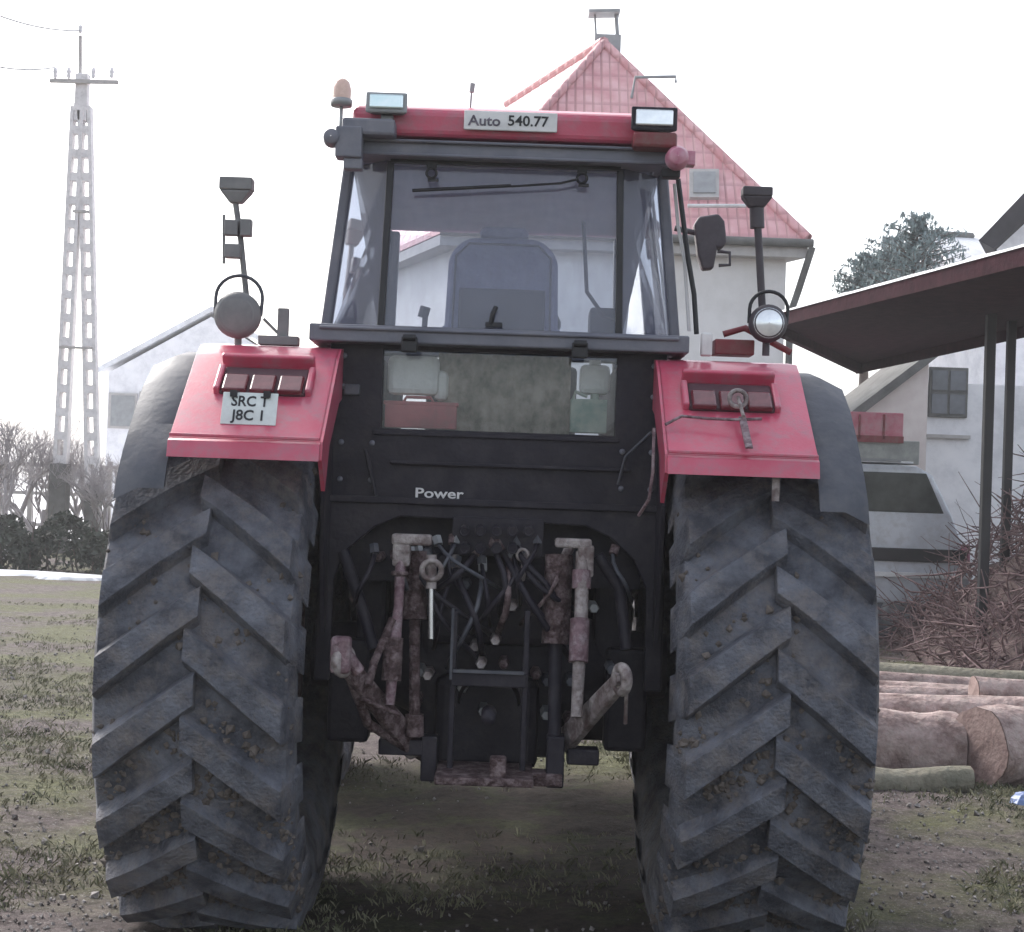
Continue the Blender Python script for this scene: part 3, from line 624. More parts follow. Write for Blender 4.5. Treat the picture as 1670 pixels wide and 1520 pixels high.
a = at(1243, 500, 5.24); b = at(1235, 355, 5.24)
m = MB(); m.tube([a, b], .0125, 10); m.tube([at(1235, 372, 5.24), at(1234, 340, 5.24)], .024, 10); mp_ = m.build('marker_pole', M['mirror'], T)
c = at(1234, 322, 5.24)
m = MB(); m.hexa([c + Vector((x, y, -.035)) for x, y in ((-.024, -.02), (.024, -.02), (.024, .02), (-.024, .02))], [c + Vector((x, y, 0)) for x, y in ((-.050, -.03), (.050, -.03), (.050, .03), (-.050, .03))]); m.box(c + Vector((0, 0, .016)), (.098, .06, .032)); m.build('marker_cap', M['mirror'], mp_, bevel=.005)
m = MB(); c = at(1152, 562, 5.14); m.box(c, (.036, .03, .075)); m.build('side_marker', M['white'], T, bevel=.006)
m = MB(); m.box(at(1195, 568, 5.3), (.13, .10, .05)); m.tube([at(1180, 545, 5.3), at(1215, 535, 5.3), at(1290, 575, 5.3)], .012, 8); m.build('fender_valve', M['red_dark'], T, bevel=.01)
m = MB(); c = at(462, 528, 5.2); m.box(c, (.035, .03, .10)); m.box(at(455, 556, 5.2), (.13, .05, .03)); m.tube([at(430, 520, 5.2), at(455, 545, 5.2)], .006, 6); m.build('side_marker', M['lampgrey'], T, bevel=.006)
# grab rail, mirror
m = MB(); m.tube([at(1106, 292, 5.3), at(1112, 340, 5.3), at(1122, 420, 5.3), at(1132, 480, 5.3), at(1136, 545, 5.3)], .0085, 8); m.build('grab_rail', M['ink'], T)
m = MB(); m.tube([at(1100, 300, 5.32), at(1106, 370, 5.32), at(1117, 430, 5.32), at(1124, 540, 5.32)], .006, 8); m.build('cab_gutter', M['white'], T)
Ym = 6.7; cpts = [(1132, 365), (1140, 353), (1172, 348), (1182, 360), (1186, 395), (1178, 405), (1170, 404), (1164, 438), (1146, 440), (1138, 415)]
m = MB(); m.prism([at(x, y, Ym) for x, y in reversed(cpts)], (0, .06, 0)); mi = m.build('wing_mirror', M['mirror'], T, bevel=.012, seg=3)
m = MB(); m.tube([at(1100, 372, Ym + .03), at(1135, 380, Ym + .03)], .012, 8); m.tube([at(1170, 410, Ym + .03), at(1190, 412, Ym + .03), at(1190, 432, Ym + .03), at(1172, 433, Ym + .03)], .008, 6); m.build('mirror_arm', M['mirror'], mi)
# ---- hitch
def rod(pts, r, name, mat, parent=T, n=10): m = MB(); m.tube(pts, r, n); return m.build(name, M[mat], parent)
YH = 5.0
m = MB(); m.box(at(672, 880, YH), (.125, .05, .035)); m.box(at(655, 905, YH), (.055, .05, .07)); m.build('lift_bracket', M['worn'], T, bevel=.008)
m = MB(); m.box(at(935, 886, YH), (.115, .05, .03)); m.box(at(955, 915, YH), (.05, .05, .10)); m.build('lift_bracket', M['worn'], T, bevel=.008)
# lift rods
l1 = rod([at(654, 900, YH), at(650, 990, 4.95), at(642, 1060, 4.9), at(636, 1150, 4.86)], [.018, .015, .022, .014], 'lift_rod', 'redworn')
m = MB(); m.tube([at(642, 1040, 4.9), at(638, 1110, 4.88)], .030, 12); m.build('rod_sleeve', M['rust'], l1); m = MB(); m.torus(at(652, 935, 4.98), (0, 0, 1), .020, .008); m.build('collar', M['rust'], l1)
l2 = rod([at(950, 900, YH), at(948, 1000, 4.95), at(944, 1090, 4.9), at(940, 1170, 4.86)], [.022, .022, .020, .018], 'lift_rod', 'worn')
m = MB(); m.tube([at(949, 930, 4.99), at(948, 960, 4.98)], .030, 12); m.build('collar', M['redworn'], l2); m = MB(); m.tube([at(946, 1010, 4.94), at(943, 1080, 4.9)], .030, 12); m.build('rod_sleeve', M['redworn'], l2)
# hydraulic rams
c1 = rod([at(678, 900, 5.08), at(676, 1010, 5.05)], .040, 'hydraulic_ram', 'rust', n=16); m = MB(); m.tube([at(676, 1010, 5.05), at(676, 1180, 5.0)], .018, 10); m.tube([at(676, 1165, 5.0), at(676, 1200, 5.0)], .03, 10); m.build('piston', M['rust'], c1)
c2 = rod([at(912, 905, 5.08), at(906, 1050, 5.05)], .045, 'hydraulic_ram', 'rust', n=16); m = MB(); m.tube([at(906, 1050, 5.05), at(904, 1200, 5.0)], .022, 10); m.build('piston', M['black'], c2)
rod([at(704, 905, 4.98), at(703, 960, 4.97)], .017, 'top_link_pin', 'worn'); rod([at(703, 960, 4.97), at(703, 1042, 4.96)], .0095, 'stabiliser_rod', 'chrome')
m = MB(); m.torus(at(704, 930, 4.95), (0, 1, .2), .030, .009, 18, 6); m.build('pin_ring', M['worn'], T)
# lower links
def link(pa, pb, ya, yb, name, mat, balls):
    a = at(*pa, ya); b = at(*pb, yb)
    m = MB(); d = (b - a).normalized(); up = Vector((0, 0, 1)); n_ = d.cross(up).normalized(); u_ = n_.cross(d)
    q = lambda p, w_, h_: [p - n_ * w_ - u_ * h_, p + n_ * w_ - u_ * h_, p + n_ * w_ + u_ * h_, p - n_ * w_ + u_ * h_]
    m.hexa(q(a, .016, .040), q(b, .013, .030)); lk = m.build('lower_link', M[mat], T, bevel=.008)
    m = MB(); m.torus(a, n_, .03, .015, 18, 8); m.build('ball_end', M[balls], lk); m = MB(); m.torus(b, n_, .034, .017, 20, 10); m.tube([b - n_ * .025, b + n_ * .025], .02, 12); m.build('ball_end', M[balls], lk)
    return lk
link((925, 1205), (1014, 1108), 5.05, 4.72, 'lower_link', 'worn', 'worn')
link((672, 1215), (560, 1078), 5.05, 4.74, 'lower_link', 'rust', 'worn')
m = MB(); m.box(at(556, 1068, 4.73), (.06, .05, .11)); m.tube([at(548, 1045, 4.72), at(585, 1095, 4.76)], .02, 10); m.build('quick_hook', M['redworn'], T, bevel=.012)
m = MB(); m.tube([at(600, 1120, 4.8), at(610, 1080, 4.86), at(640, 1010, 4.92)], .013, 8); m.build('lift_crank', M['rust'], T); m = MB(); m.tube([at(590, 1140, 4.8), at(650, 1165, 4.85)], .008, 6); m.build('tie_rod', M['rust'], T); m = MB(); m.tube([at(570, 1100, 4.78), at(600, 1180, 4.9), at(690, 1235, 5.1)], .016, 8); m.build('check_chain', M['rust'], T)
rod([at(1022, 1110, 4.73), at(1020, 1180, 4.78)], .006, 'check_chain', 'worn')
rod([at(975, 905, 5.1), at(1010, 960, 5.1), at(1022, 1060, 5.05)], .02, 'lift_arm', 'black'); rod([at(560, 900, 5.15), at(590, 990, 5.1), at(610, 1060, 5.05)], .02, 'lift_arm', 'black')
# hydraulic couplers and hoses cluster
r = random.Random(11)
m = MB()
for i in range(9):
    c = at(758 + (i % 5) * 26, 862 + (i // 5) * 28, 5.08); m.tube([c, c + Vector((0, -.05, -.008))], .014, 10); m.torus(c + Vector((0, -.05, -.008)), (0, 1, 0), .014, .004, 14, 6)
m.box(at(812, 875, 5.14), (.29, .10, .12)); m.build('spool_valves', M['black'], T, bevel=.004)
for i in range(22):
    x0 = r.uniform(735, 905) if i % 2 else r.uniform(590, 1020); x1 = x0 + r.uniform(-130, 130); x1 = min(1030, max(575, x1)); y0 = r.uniform(868, 905); y1 = r.uniform(960, 1090)
    q = [at(x0, y0, 5.16), at(x0 + (x1 - x0) * .15 + r.uniform(-15, 15), y0 + (y1 - y0) * .3, 5.03), at(x0 + (x1 - x0) * .5 + r.uniform(-25, 25), y0 + (y1 - y0) * .62, 4.99), at(x0 + (x1 - x0) * .85, y0 + (y1 - y0) * .88, 5.04), at(x1, y1, 5.24)]
    q = [(q[max(k - 1, 0)] * .18 + q[k] * .64 + q[min(k + 1, 4)] * .18) if k2 == 0 else q[k].lerp(q[min(k + 1, 4)], .5) for k in range(5) for k2 in (0, 1)]
    hz_ = rod(q, r.uniform(.006, .011), 'hydraulic_hose', r.choice(['black', 'plastic', 'black', 'rust', 'black']), n=7)
    m = MB(); m.tube([q[0] + Vector((0, -.03, .01)), q[1]], .016, 6, sm=False); m.build('fitting', M[r.choice(['worn', 'rust', 'steel', 'plastic'])], hz_)
for i in range(26):
    px_ = r.uniform(585, 1015); py_ = r.uniform(900, 1180)
    c = at(px_, py_, r.uniform(5.05, 5.16)); m = MB(); a_ = r.uniform(0, 3.1)
    m.lathe([(-.02, .001), (-.02, .014), (.0, .018), (.12, .018)], c, 'Y', 6, sm=False); m.build('bolt', M[r.choice(['worn', 'plastic', 'rust', 'steel'])], T)
m = MB(); m.tube([at(860, 900, 5.1), at(855, 925, 5.06), at(850, 945, 5.08)], .012, 8); m.torus(at(852, 905, 5.05), (0, 1, 0), .018, .005, 14, 6); m.build('coupler_cap', M['worn'], T)
# PTO / drawbar frame
m = MB()
for px_ in (738, 856): m.box((at(px_, 1000, 5.02) + at(px_, 1250, 5.02)) / 2, (.018, .07, .50))
m.box(at(797, 1108, 5.0), (.235, .05, .042)); fr_ = m.build('drawbar_frame', M['black'], T, bevel=.004)
m = MB(); m.box(at(797, 1096, 4.97), (.22, .012, .010)); m.box(at(737, 1050, 4.98), (.008, .01, .22)); m.build('frame_edge', M['plastic'], fr_)
m = MB(); m.lathe([(-.10, .001), (-.10, .022), (.05, .024)], at(797, 1165, 5.02), 'Y', 16); m.lathe([(-.02, .09), (.06, .10)], at(797, 1150, 5.02), 'Y', 20, a0=0, a1=math.pi); m.build('power_take_off', M['black'], T)
m = MB(); m.box(at(790, 1262, 4.98), (.30, .30, .025)); m.box(at(812, 1250, 4.88), (.05, .06, .06)); m.box(at(885, 1268, 5.0), (.12, .10, .04)); m.build('drawbar', M['rust'], T, bevel=.006)
m = MB(); m.box(at(905, 1240, 5.0), (.055, .08, .16)); m.box(at(950, 1232, 5.04), (.10, .08, .05)); m.build('hitch_plate', M['black'], T, bevel=.006)
m = MB(); m.box(at(700, 1235, 5.05), (.05, .08, .14)); m.box(at(655, 1215, 5.06), (.14, .1, .05)); m.build('hitch_plate', M['black'], T, bevel=.006)

# ================================================================== BACKGROUND
# power pole
YP_ = 30
base = at(120, 930, YP_); base.z = 0
pole = empty('power_pole', base, 'pale concrete A-frame power pole with perforated legs behind the hedge', 'power pole')
def perforated(a, b, w_, t_, nseg, mat, name='leg'):
    m = MB(); a = Vector(a); b = Vector(b); d = (b - a); up = d.normalized(); side = Vector((1, 0, 0)) - up * up.x; side.normalize(); fw = up.cross(side)
    rail = w_ * .27
    for s_ in (-1, 1):
        o_ = side * s_ * (w_ / 2 - rail / 2)
        q = lambda p, k: [p + o_ + side * x * rail / 2 * k + fw * y * t_ / 2 for x, y in ((-1, -1), (1, -1), (1, 1), (-1, 1))]
        m.hexa(q(a, 1), q(b, 1))
    for i in range(nseg + 1):
        c = a + d * (i / nseg); h_ = d.length / nseg * (.34)
        q = lambda p: [p + side * x * (w_ / 2 - rail * .98) + fw * y * t_ / 2 * .97 for x, y in ((-1, -1), (1, -1), (1, 1), (-1, 1))]
        m.hexa(q(c - up * h_ / 2), q(c + up * h_ / 2))
    return m.build(name, M[mat], pole)
tb1 = at(122, 330, YP_); tb2 = at(141, 330, YP_)
lb = at(93, 905, YP_); lb.z = .9; rb_ = at(149, 905, YP_); rb_.z = .9
perforated(lb, at(128, 175, YP_), .25, .22, 17, 'concrete'); perforated(rb_, at(139, 175, YP_), .25, .2, 17, 'concrete')
m = MB(); m.box((lb.x, YP_, .75), (.32, .34, 1.9)); m.box((rb_.x, YP_, .6), (.27, .3, 1.5)); m.build('footing', M['concretedark'], pole, bevel=.02)
m = MB(); m.box(at(124, 567, YP_ - .12), (.62, .05, .045)); m.box(at(132, 345, YP_ - .1), (.30, .05, .05)); m.build('tie_bar', M['eave'], pole)
m = MB(); m.box((at(134, 160, YP_)), (.24, .2, .9)); m.build('pole_top', M['concrete'], pole, bevel=.02)
m = MB(); m.box(at(137, 133, YP_ - .14), (1.28, .08, .07), Matrix.Rotation(R(-.5), 3, 'Y')); m.tube([at(131, 140, YP_), at(131, 58, YP_)], .035, 6); m.build('crossarm', M['eave'], pole)
for px_ in (90, 112, 152, 182):
    c = at(px_, 128, YP_ - .14); m = MB(); m.lathe([(0, .02), (.05, .045), (.08, .03), (.12, .05), (.16, .035), (.2, .03), (.21, .001)], c, 'Z', 12); m.build('insulator', M['plasterwhite'], pole)
c = at(131, 55, YP_); m = MB(); m.lathe([(0, .02), (.05, .045), (.08, .03), (.12, .05), (.16, .03), (.17, .001)], c, 'Z', 12); m.build('insulator', M['plasterwhite'], pole)
def wire(p, q, sag, label, r_=.016):
    m = MB(); pts = [p.lerp(q, t / 14) - Vector((0, 0, sag * 4 * (t / 14) * (1 - t / 14))) for t in range(15)]; m.tube(pts, r_, 5, cap=False)
    tag(m.build('power_line', M['steel'], None), label, 'power line', 'wires of the power line')
wire(at(131, 50, YP_), at(-160, -60, 22), .25, 'overhead wire meeting the very top of the concrete power pole')
wire(at(90, 110, YP_), at(-200, 20, 22), .3, 'overhead wire from the left end of the pole crossarm')
# main house
house = empty('house', (2, 25, 0), 'pale plastered house with steep pink-red tiled roof behind the tractor', 'house')
FR = at(1318, 392, 22); FL = Vector((-1.1, 22, FR.z)); dirv = Vector((-1.7, 4.5, 0)).normalized() * 5.4
BR = FR + dirv; BL = FL + dirv; ze = FR.z
A1 = at(985, 72, 25.0); A2 = at(828, 172, 25.0 * 1.0); 
# ridge is level: find the depth at which pixel (828,172) has the ridge height
lo, hi = 25, 45
for _ in range(40):
    md = (lo + hi) / 2
    if at(828, 172, md).z > A1.z: hi = md
    else: lo = md
A2 = at(828, 172, lo)
def tilemat():
    m = bpy.data.materials.new('roof_tiles'); m.use_nodes = True; n = m.node_tree; L = n.links; p = n.nodes['Principled BSDF']
    tc = n.nodes.new('ShaderNodeTexCoord')
    sx = n.nodes.new('ShaderNodeSeparateXYZ'); L.new(tc.outputs['Object'], sx.inputs[0])
    def wv(src, f):
        a = n.nodes.new('ShaderNodeMath'); a.operation = 'MULTIPLY'; a.inputs[1].default_value = f; L.new(src, a.inputs[0])
        b = n.nodes.new('ShaderNodeMath'); b.operation = 'FRACT'; L.new(a.outputs[0], b.inputs[0]); return b.outputs[0]
    fx = wv(sx.outputs[0], 7.5); fz = wv(sx.outputs[2], 3.6)
    rx = n.nodes.new('ShaderNodeValToRGB'); rx.color_ramp.elements[0].position = .0; rx.color_ramp.elements[1].position = .28; L.new(fx, rx.inputs[0])
    rz = n.nodes.new('ShaderNodeValToRGB'); rz.color_ramp.elements[0].position = .0; rz.color_ramp.elements[1].position = .22; L.new(fz, rz.inputs[0])
    mm = n.nodes.new('ShaderNodeMixRGB'); mm.blend_type = 'MULTIPLY'; mm.inputs[0].default_value = 1; L.new(rx.outputs[0], mm.inputs[1]); rz.color_ramp.elements[0].color = (.55, .55, .55, 1); L.new(rz.outputs[0], mm.inputs[2])
    nz = n.nodes.new('ShaderNodeTexNoise'); nz.inputs['Scale'].default_value = 3; nz.inputs['Detail'].default_value = 8; L.new(tc.outputs['Object'], nz.inputs['Vector'])
    cr = n.nodes.new('ShaderNodeValToRGB'); cr.color_ramp.elements[0].color = (.60, .27, .29, 1); cr.color_ramp.elements[1].color = (.74, .43, .45, 1); cr.color_ramp.elements[0].position = .35; cr.color_ramp.elements[1].position = .65; L.new(nz.outputs['Fac'], cr.inputs[0])  # tile reds lightened: background glow and haze fade put into the colour
    mx = n.nodes.new('ShaderNodeMixRGB'); mx.inputs[1].default_value = (.46, .22, .24, 1); L.new(mm.outputs[0], mx.inputs[0]); L.new(cr.outputs[0], mx.inputs[2]); L.new(mx.outputs[0], p.inputs['Base Color'])
    bp = n.nodes.new('ShaderNodeBump'); bp.inputs['Strength'].default_value = .8; bp.inputs['Distance'].default_value = .05; L.new(mm.outputs[0], bp.inputs['Height']); L.new(bp.outputs[0], p.inputs['Normal'])
    p.inputs['Roughness'].default_value = .6
    return m
M['tiles'] = tilemat()
ov = .25
m = MB(); inn = lambda p, a, b: p + Vector((a, b, 0))
wq = [inn(FL, ov, ov), inn(FR, -ov, ov), inn(BR, -ov, -ov), inn(BL, ov, -ov)]
z0 = Vector((0, 0, 1))
m.hexa([Vector((p.x, p.y, -.1)) for p in wq], [Vector((p.x, p.y, ze - .02)) for p in wq]); hw_ = m.build('wall', M['plaster'], house)
m = MB(); m.add([FL, FR, BR, BL, A1, A2], [(0, 1, 4), (1, 2, 5, 4), (2, 3, 5), (3, 0, 4, 5)]); m.add([v - Vector((0, 0, .08)) for v in (FL, FR, BR, BL)], [(3, 2, 1, 0)])
m.add([FL, FR, BR, BL] + [v - Vector((0, 0, .08)) for v in (FL, FR, BR, BL)], [(i, (i + 1) % 4, 4 + (i + 1) % 4, 4 + i) for i in range(4)])
hr_ = m.build('roof', M['tiles'], house)
m = MB(); q = [p + Vector((0, 0, -.10)) for p in (FL, FR, BR, BL)]
m.hexa([p + Vector((0, 0, -.14)) for p in q], q); m.build('eave', M['eave'], hr_)
m = MB(); m.tube([FL + Vector((0, -.06, -.05)), FR + Vector((.06, -.06, -.05))], .06, 8); m.tube([FR + Vector((.05, -.06, -.1)), FR + Vector((-.1, .1, -.7)), FR + Vector((-.18, .2, -1.0)), Vector((FR.x - .18, FR.y + .2, 0))], .05, 8); m.build('gutter', M['concretedark'], house)
m = MB(); m.tube([A1 + Vector((0, 0, .03)), A2 + Vector((0, 0, .03))], .09, 8); m.tube([A1 + Vector((0, 0, .02)), FR + Vector((0, 0, .03))], .07, 8); m.tube([A1 + Vector((0, 0, .02)), FL + Vector((0, 0, .03))], .07, 8); m.build('ridge_tiles', M['tiles'], hr_)
# chimney at the apex
c = at(992, 48, 25.6)
m = MB(); m.box(at(985, 22, 25.6), (.50, .34, .05), Matrix.Rotation(R(-3), 3, 'Y')); m.tube([at(1005, 24, 25.6), at(1007, 62, 25.6)], .035, 6); m.tube([at(970, 24, 25.6), at(972, 58, 25.6)], .02, 6); m.box(at(990, 78, 25.6), (.42, .36, .34)); m.build('chimney', M['steel'], hr_)
# roof hatch and skylight
def onroof(px, py, off=.05):
    # intersect with plane FL,FR,A1
    nrm = (FR - FL).cross(A1 - FL).normalized(); d = CR @ Vector(((px - W / 2) / F, -(py - H / 2) / F, -1))
    t = (FL - CAM).dot(nrm) / d.dot(nrm); 
    if nrm.y > 0: nrm = -nrm
    return CAM + d * t + nrm * off
m = MB(); q = [onroof(1124, 326), onroof(1172, 326), onroof(1172, 280), onroof(1124, 280)]; q2 = [onroof(1124, 326, -.03), onroof(1172, 326, -.03), onroof(1172, 280, -.03), onroof(1124, 280, -.03)]
m.hexa(q2, q); sk = m.build('skylight', M['eave'], hr_)
m = MB(); m.hexa([onroof(1130, 320, .05), onroof(1166, 320, .05), onroof(1166, 286, .05), onroof(1130, 286, .05)], [onroof(1130, 320, .07), onroof(1166, 320, .07), onroof(1166, 286, .07), onroof(1130, 286, .07)]); m.build('pane', M['steel'], sk)
m = MB(); q = onroof(1030, 160, .0); m.tube([q, at(1036, 126, q.y), at(1102, 125, q.y), at(1102, 135, q.y)], .025, 6); m.build('antenna', M['steel'], hr_)
m = MB(); m.tube([onroof(1120, 345, .1), onroof(1215, 345, .1)], .03, 6); m.build('snow_guard', M['white'], hr_)
m = MB(); c = onroof(1225, 372, 0)
hw1 = MB(); 
for (px_, py_) in ((1165, 470),):
    q = at(px_, py_, 22.24); hw1.box(q, (.5, .04, .5))
# faint small gable house at far left
m_ = empty('house', (-13.4, 45, 0), 'faint pale gabled house in the distance left of the tractor', 'house')
Lh = at(160, 607, 45); Ph = at(345, 508, 45); Rh = Vector((2 * Ph.x - Lh.x, 45, Lh.z))
m = MB(); m.add([Vector((Lh.x + .3, 45, 0)), Vector((Rh.x - .3, 45, 0)), Vector((Rh.x - .3, 45, Rh.z)), Ph - Vector((0, 0, .15)), Vector((Lh.x + .3, 45, Lh.z))], [(0, 1, 2, 3, 4)]); 
m = MB(); m.prism([Vector((Lh.x + .3, 45, 0)), Vector((Rh.x - .3, 45, 0)), Vector((Rh.x - .3, 45, Rh.z)), Ph - Vector((0, 0, .15)), Vector((Lh.x + .3, 45, Lh.z))], (0, 7, 0)); m.build('wall', M['plasterwhite'], m_)
m = MB(); t_ = Vector((0, 0, .16)); m.prism([Lh, Ph, Rh, Rh + t_, Ph + t_, Lh + t_], (0, 7.6, 0)); o_ = m.build('roof', M['snow'], m_)
for px_, py_ in ((200, 670), (250, 668), (300, 665)):
    m = MB(); m.box(at(px_, py_, 44.98), (.8, .06, 1.0)); f_ = m.build('window', M['eave'], m_); m = MB(); m.box(at(px_, py_, 44.94), (.66, .04, .86)); m.build('pane', M['steel'], f_)
# bare trees and shrubs
def bare(x, y, h_, seed, label, mat='twiggrey', spread=.55, depth=6, group='bare trees and shrubs behind the hedge', r0=.06, cat='tree', name='bare_tree'):
    r = random.Random(seed); tr = MB(); br = MB()
    root = empty(name, (x, y, 0), label, cat, group)
    def grow(p, d, l, rad, k):
        q = p + d * l; mid = p.lerp(q, .5) + Vector((r.uniform(-1, 1), r.uniform(-1, 1), 0)) * l * .06
        (tr if k <= 1 else br).tube([p, mid, q], [rad, rad * .85, rad * .7], 6 if k <= 1 else 3, cap=False)
        if k >= depth: return
        for i in range(r.randint(2, 4)):
            nd = (d + Vector((r.uniform(-1, 1), r.uniform(-1, 1), r.uniform(-.2, .6))) * spread * 1.3).normalized()
            grow(p.lerp(q, r.uniform(.5, 1)), nd, l * r.uniform(.6, .85), rad * .6, k + 1)
    grow(Vector((x, y, -.05)), Vector((r.uniform(-.1, .1), 0, 1)), h_ * .3, r0, 0)
    tr.build('trunk', M['twiggrey'] if mat != 'twig' else M['twig'], root); br.build('crown', M[mat], root)
def gx(px, Y): return at(px, 800, Y).x
bare(gx(15, 27), 27, 3.2, 3, 'bare grey shrub at the left edge of the photo, tallest of the shrubs')
bare(gx(-40, 28), 28, 2.6, 21, 'bare grey shrub cut by the left border above the dark hedge')
bare(gx(58, 28.5), 28.5, 2.3, 4, 'bare grey shrub just left of the pole')
bare(gx(122, 31.5), 31.5, 2.6, 6, 'bare grey shrub seen between the two pole legs')
bare(gx(180, 29), 29, 2.3, 8, 'bare grey shrub between the pole and the tractor')
for k, (px_, Y_, h_, where) in enumerate(((35, 30, 2.7, 'second shrub from the left edge of the photo'), (75, 30.5, 2.9, 'low shrub standing just behind the left pole leg'), (100, 32, 2.3, 'far small shrub behind the fence, between the pole legs'), (150, 30.5, 2.6, 'shrub standing just behind the right pole leg'), (210, 31, 2.8, 'shrub in front of the faint house wall, nearest the tractor'))):
    bare(gx(px_, Y_), Y_, h_, 40 + k, 'bare twiggy ' + where)
bare(gx(485, 38), 38, 6.3, 12, 'thin bare tree between the fender light and the cab', depth=6, r0=.05)
# hedge
def leaf_cloud(m, pts_fn, n, s0, s1, r):
    vs = []; fs = []
    for i in range(n):
        p = pts_fn(r)
        if p is None: continue
        e = Euler((r.uniform(-1.2, 1.2), r.uniform(-1.2, 1.2), r.uniform(0, 6.28))).to_matrix(); s_ = r.uniform(s0, s1); k = len(vs)
        vs += [p + e @ Vector((-s_, 0, 0)), p + e @ Vector((0, s_ * .45, 0)), p + e @ Vector((s_, 0, 0)), p + e @ Vector((0, -s_ * .45, 0))]; fs.append((k, k + 1, k + 2, k + 3))
    m.add(vs, fs)
def hedge(x0, x1, y, h_, label, seed, dens=1.0):
    r = random.Random(seed); root = empty('hedge', ((x0 + x1) / 2, y, 0), label, 'hedge', 'dark hedge bushes on the left')
    def f(r):
        x = r.uniform(x0, x1); t = (x - x0) / (x1 - x0); hh = h_ * (.78 + .45 * noise.noise(Vector((x * 1.7, 0, seed)))) * (1 - (2 * t - 1) ** 6 * .5)
        z = hh * r.random() ** .6; d = .45 * (1 - (z / max(hh, .1)) ** 4 * .5)
        yy = y + r.uniform(-d, d)
        if noise.noise(Vector((x * 3, yy * 3, z * 3))) < -.28: return None
        return Vector((x, yy, z))
    m = MB(); leaf_cloud(m, f, int(6500 * dens * (x1 - x0) / 3), .035, .08, r); m.build('foliage', M['hedge'], root)
    m = MB()
    for i in range(int(9 * (x1 - x0))):
        x = r.uniform(x0, x1); m.tube([(x, y, -.02), (x + r.uniform(-.1, .1), y + r.uniform(-.2, .2), h_ * .5), (x + r.uniform(-.2, .2), y + r.uniform(-.3, .3), h_ * r.uniform(.8, 1.15))], [.015, .01, .004], 4)
    m.build('stems', M['trunk'], root)
hedge(gx(-120, 24), gx(52, 24), 24, 1.0, 'dark green hedge bush at the left edge of the photo, in front of the shrubs', 2)
hedge(gx(45, 24.3), gx(235, 24.3), 24.3, .98, 'dark green hedge bush at the foot of the power pole', 9)
# garden fence left
Yf = 33; fn = empty('fence', (gx(100, Yf), Yf, 0), 'thin pale garden fence behind the shrubs at the left', 'fence')
for px_ in (-60, 0, 50, 96, 178, 206):
    x = gx(px_, Yf); m = MB(); m.box((x, Yf, .85), (.10, .10, 1.9)); m.build('post', M['eave'], fn, bevel=.01)
for zz in (1.68, 1.1, .45):
    m = MB(); m.box(((gx(-60, Yf) + gx(206, Yf)) / 2, Yf - .06, zz), (gx(206, Yf) - gx(-60, Yf), .03, .07)); m.build('rail', M['eave'], fn)
# ---- right side: open shed
shed = empty('shed', (6.5, 15, 0), 'open lean-to shed with dark maroon canopy roof on thin black posts', 'shed')
zr = 3.32
def onz(px, py, z): return atz(px, py, z)
A = at(1690, 393, 11.0); B = at(1268, 506, 16.5); C_ = at(1398, 607, 21); D = at(1690, 543, 16.5)
# extend to the right
A.z -= .15; B.z -= .17; C_.z += .10; D.z += .10
A = A + (A - B) * .35; D = D + (D - C_) * .5
m = MB(); tk = Vector((0, 0, .14)); m.hexa([B, A, D, C_], [B + tk, A + tk, D + tk, C_ + tk]); rf_ = m.build('roof', M['wood'], shed)
dn2 = Vector((0, 0, -.12)); m = MB(); m.hexa([C_ + dn2, D + dn2, D + Vector((0, .08, -.12)), C_ + Vector((0, .08, -.12))], [C_, D, D + Vector((0, .08, 0)), C_ + Vector((0, .08, 0))]); m.build('rear_fascia', M['wood'], rf_)
m = MB(); m.hexa([B + dn2 * .8, C_ + dn2, C_ + dn2 + Vector((.08, 0, 0)), B + dn2 * .8 + Vector((.08, 0, 0))], [B, C_, C_ + Vector((.08, 0, 0)), B + Vector((.08, 0, 0))]); m.build('side_fascia', M['wood'], rf_)
m = MB(); n = 40; vs = []; r = random.Random(2)
for i in range(n + 1):
    p = (B + tk).lerp(A + tk, i / n); hh = .012 + .014 * noise.noise(Vector((i * .35, 1, 1))) + .008 * r.random(); 
    for dy, dz in ((-.03, -.01), (-.02, hh * .8), (.10, hh), (.9, hh * .8), (1.0, -.01)): vs.append(p + Vector((dy * .3, dy, dz)))
m.add(vs, [(i * 5 + j, i * 5 + j + 1, (i + 1) * 5 + j + 1, (i + 1) * 5 + j) for i in range(n) for j in range(4)], True); m.build('snow_edge', M['snow'], rf_)
for px_, Y_, w_ in ((1612, 14.5, .085), (1646, 15.6, .08)):
    x = at(px_, 660, Y_).x; m = MB(); m.box((x, Y_, 1.63), (w_, w_, 3.36)); m.build('post', M['ink'], shed, bevel=.008)
# hanging green garland? dark green sprig under the canopy
# white annex house behind the shed
ax = empty('annex_building', (9, 23, 0), 'white plastered outbuilding with a dark barred window under the maroon canopy', 'building')
Ya = 23
x0 = at(1497, 700, Ya).x; x1 = x0 + 7
m = MB(); m.box(((x0 + x1) / 2, Ya + 2, 1.55), (x1 - x0, 4, 3.4)); m.build('wall', M['plasterwhite'], ax)
m = MB(); m.box(at(1497, 660, Ya - .03), (.07, .06, 2.4)); m.build('downpipe', M['ink'], ax)
m = MB(); c = at(1546, 640, Ya - .02); m.box(c, (.56, .06, .72)); wf = m.build('window', M['concretedark'], ax, bevel=.01)
m = MB(); m.box(c + Vector((-.13, -.035, .17)), (.22, .02, .28)); m.box(c + Vector((.13, -.035, .17)), (.22, .02, .28)); m.box(c + Vector((-.13, -.035, -.17)), (.22, .02, .28)); m.box(c + Vector((.13, -.035, -.17)), (.22, .02, .28)); m.build('pane', M['window'], wf)
